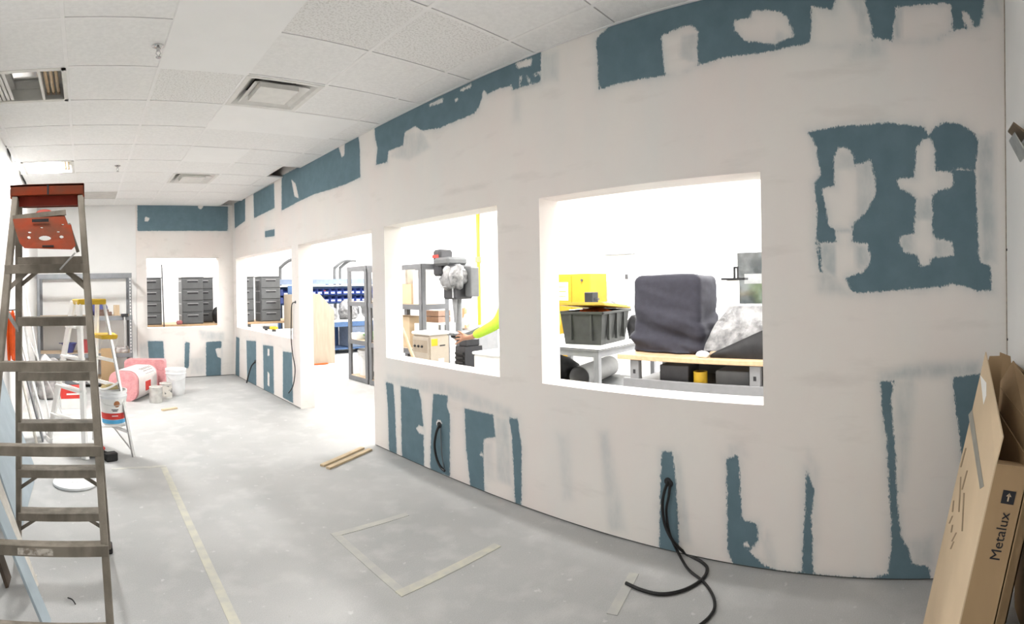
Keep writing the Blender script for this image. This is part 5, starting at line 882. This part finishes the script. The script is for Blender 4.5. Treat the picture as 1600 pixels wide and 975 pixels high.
# bagged machine, clear plastic above black fabric
t = thing('bagged_machine', 'machine under clear plastic and black fabric at the right of the maple bench', 'covered machine', (4.36, 1.42, 0.85))
def heap(name, pts_bottom, pts_top, m, n=14, seed=0, amp=0.02):
    from mathutils import noise as nz; nb = len(pts_bottom); vs = []; fs = []
    for j in range(n + 1):
        s_ = j/n
        for i in range(nb):
            for k in range(8):
                f_ = k/8; a = Vector(pts_bottom[i]).lerp(Vector(pts_bottom[(i+1) % nb]), f_); b = Vector(pts_top[i]).lerp(Vector(pts_top[(i+1) % nb]), f_); p = a.lerp(b, s_); nn = Vector((p.x, p.y, 0)); nn = nn.normalized() if nn.length > 1e-4 else nn
                vs.append(p + nn * (amp * nz.noise(p*9 + Vector((seed,0,0))) * (1 if j else 0.2) + 0.03*math.sin(math.pi*s_)))
    L_ = nb*8
    for j in range(n):
        for i in range(L_): fs.append((j*L_ + i, j*L_ + (i+1) % L_, (j+1)*L_ + (i+1) % L_, (j+1)*L_ + i))
    fs.append(tuple(range(n*L_, (n+1)*L_))); return MB().add(vs, fs).build(name, m, t, smooth=60)
heap('clear_plastic_cover', [(-0.24,-0.42,0.05),(0.30,-0.42,0.05),(0.30,0.34,0.05),(-0.24,0.34,0.05)], [(-0.10,-0.36,0.43),(0.22,-0.36,0.43),(0.20,0.16,0.43),(-0.08,0.16,0.42)], M_CLEAR, seed=2)
heap('black_fabric', [(-0.285,-0.42,0.0),(0.31,-0.43,0.0),(0.31,0.26,0.0),(-0.285,0.26,0.0)], [(-0.17,-0.42,0.34),(0.30,-0.42,0.34),(0.33,0.20,0.06),(-0.275,0.20,0.06)], M_BTARP, seed=5, amp=0.012)
lump('white_pouch', 'small white pouch on the maple bench between the two covered machines', 'pouch', (4.07, 1.745, 0.85), 0.045, (0.8, 1.3, 0.7), M_PAPER, 61, 0.2)
for i, (x, y, sx, sy, sz, m_, lb) in enumerate(((4.25, 2.05, 0.12, 0.14, 0.16, M_DGREY, 'dark box on the lower shelf of the maple bench'), (4.30, 1.52, 0.14, 0.15, 0.13, M_MGREY, 'grey box on the lower shelf of the maple bench, right of the yellow roll'))): tag(MB().box(-sx, sx, -sy, sy, 0, sz).build('parts_box', m_, bevel=0.006, loc=(x, y, 0.60)), lb, 'box')
t = thing('tape_roll', 'yellow roll of tape on the lower shelf of the maple bench', 'tape', (4.14, 1.80, 0.60)); MB().lathe([(0.04, 0), (0.06, 0), (0.06, 0.12), (0.04, 0.12)], 18).build('roll', M_YEL, t); MB().lathe([(0.034, 0), (0.039, 0), (0.039, 0.12), (0.034, 0.12)], 18).build('core', M_CARD, t)
# ---- back wall of the workshop
t = thing('safety_cabinet', 'yellow metal safety cabinet with a white notice against the workshop wall', 'cabinet', (6.95, 5.26, 0)); MB().box(0.0, 0.48, -0.34, 0.40, 0.0, 1.655).build('body', mat('safety_yellow', (0.36, 0.21, 0.012), 0.5, var=0.04), t, bevel=0.006)
for s0, s1 in ((-0.335, 0.025), (0.035, 0.395)): MB().box(-0.014, -0.001, s0, s1, 0.05, 1.63).build('door', mat('safety_yellow', (0.83, 0.56, 0.02)), t, bevel=0.003)
MB().box(-0.0165, -0.0148, 0.10, 0.36, 1.22, 1.52).build('notice', M_PAPER, t, smooth=0)
for k in range(3): MB().box(-0.0185, -0.0168, 0.14, 0.33, 1.28 + 0.08*k, 1.295 + 0.08*k).build('notice_line', M_YEL, t, smooth=0)
MB().lathe([(0.02, 0), (0.02, 0.02)], 10).build('handle', M_DGREY, t, loc=(-0.015, -0.19, 1.55), rot=(0, -math.pi/2, 0))
t = thing('wall_panel', 'white electrical panel on the workshop wall behind the tote', 'panel', (7.6, 4.86, 1.10)); MB().box(-0.07, 0, -0.36, 0.36, 0, 0.80).build('box', M_PAPER, t, bevel=0.006); MB().box(-0.085, -0.071, -0.34, 0.34, 0.02, 0.78).build('door', mat('panel_grey', (0.70, 0.70, 0.70), 0.5), t, bevel=0.004); MB().box(-0.10, -0.086, -0.31, -0.26, 0.46, 0.54).build('latch', M_DGREY, t)
tag(MB().box(-0.10, 0, -0.30, 0.30, 0, 0.02).build('wall_shelf', M_MGREY, loc=(7.6, 4.75, 1.97)), 'thin grey shelf on the workshop wall above the white panel', 'shelf')
t = thing('low_cabinet', 'low white cabinet behind the tote carrying a black printer', 'cabinet', (6.6, 4.45, 0)); MB().box(-0.25, 0.25, -0.45, 0.45, 0, 1.10).build('body', M_PAPER, t, bevel=0.006); MB().box(-0.265, -0.251, -0.43, -0.01, 0.05, 1.07).build('door', M_PAPER, t, bevel=0.003); MB().box(-0.265, -0.251, 0.01, 0.43, 0.05, 1.07).build('door', M_PAPER, t, bevel=0.003)
t = thing('printer', 'small black printer standing on the low white cabinet', 'printer', (6.55, 4.62, 1.10)); MB().box(-0.10, 0.10, -0.10, 0.10, 0, 0.05).build('base', M_BTARP, t, bevel=0.006); MB().box(-0.08, 0.08, -0.075, 0.075, 0.05, 0.26).build('body', M_BTARP, t, bevel=0.008); MB().box(-0.02, 0.03, -0.13, -0.075, 0.14, 0.17).build('arm', M_DGREY, t)
lump('glove_pile', 'grey gloves heaped on the low white cabinet right of the printer', 'gloves', (6.5, 4.28, 1.10), 0.10, (0.9, 1.6, 0.7), M_DGREY, 71, 0.5)
# door with a dark glass pane
dr = MB().box(7.57, 7.60, 2.72, 2.80, 0, 2.05).box(7.57, 7.60, 1.70, 1.78, 0, 2.05).box(7.57, 7.60, 1.78, 2.72, 1.98, 2.05).build('door_1', M_PAPER, bevel=0.003); struct(dr)
MB().box(7.575, 7.60, 1.78, 1.84, 0, 1.98).box(7.575, 7.60, 2.66, 2.72, 0, 1.98).box(7.575, 7.60, 1.84, 2.66, 0, 0.25).box(7.575, 7.60, 1.84, 2.66, 1.92, 1.98).build('door_leaf', M_PAPER, dr, bevel=0.003); MB().box(7.582, 7.59, 1.84, 2.66, 0.25, 1.92).build('pane', M_GLASSD, dr)
MB().box(7.580, 7.5815, 2.0, 2.55, 1.45, 1.60).build('notice', mat('grey_notice', (0.17, 0.175, 0.175), 0.6), dr, smooth=0); MB().box(7.55, 7.575, 2.62, 2.65, 1.0, 1.12).build('door_handle', M_ALU, dr)
t = thing('monitor_arm', 'white post with a black clamp arm behind the covered machine', 'post', (5.6, 2.02, 0)); MB().box(-0.05, 0.05, -0.06, 0.06, 0.0, 1.50).build('post', M_PAPER, t, bevel=0.006); MB().box(-0.06, 0.06, -0.16, 0.12, 1.50, 1.525).build('arm', M_STEELD, t); MB().box(-0.01, 0.01, -0.03, -0.01, 1.525, 1.64).box(-0.01, 0.01, -0.07, -0.01, 1.63, 1.65).box(-0.01, 0.01, -0.07, -0.05, 1.525, 1.63).build('clamp', M_STEELD, t)
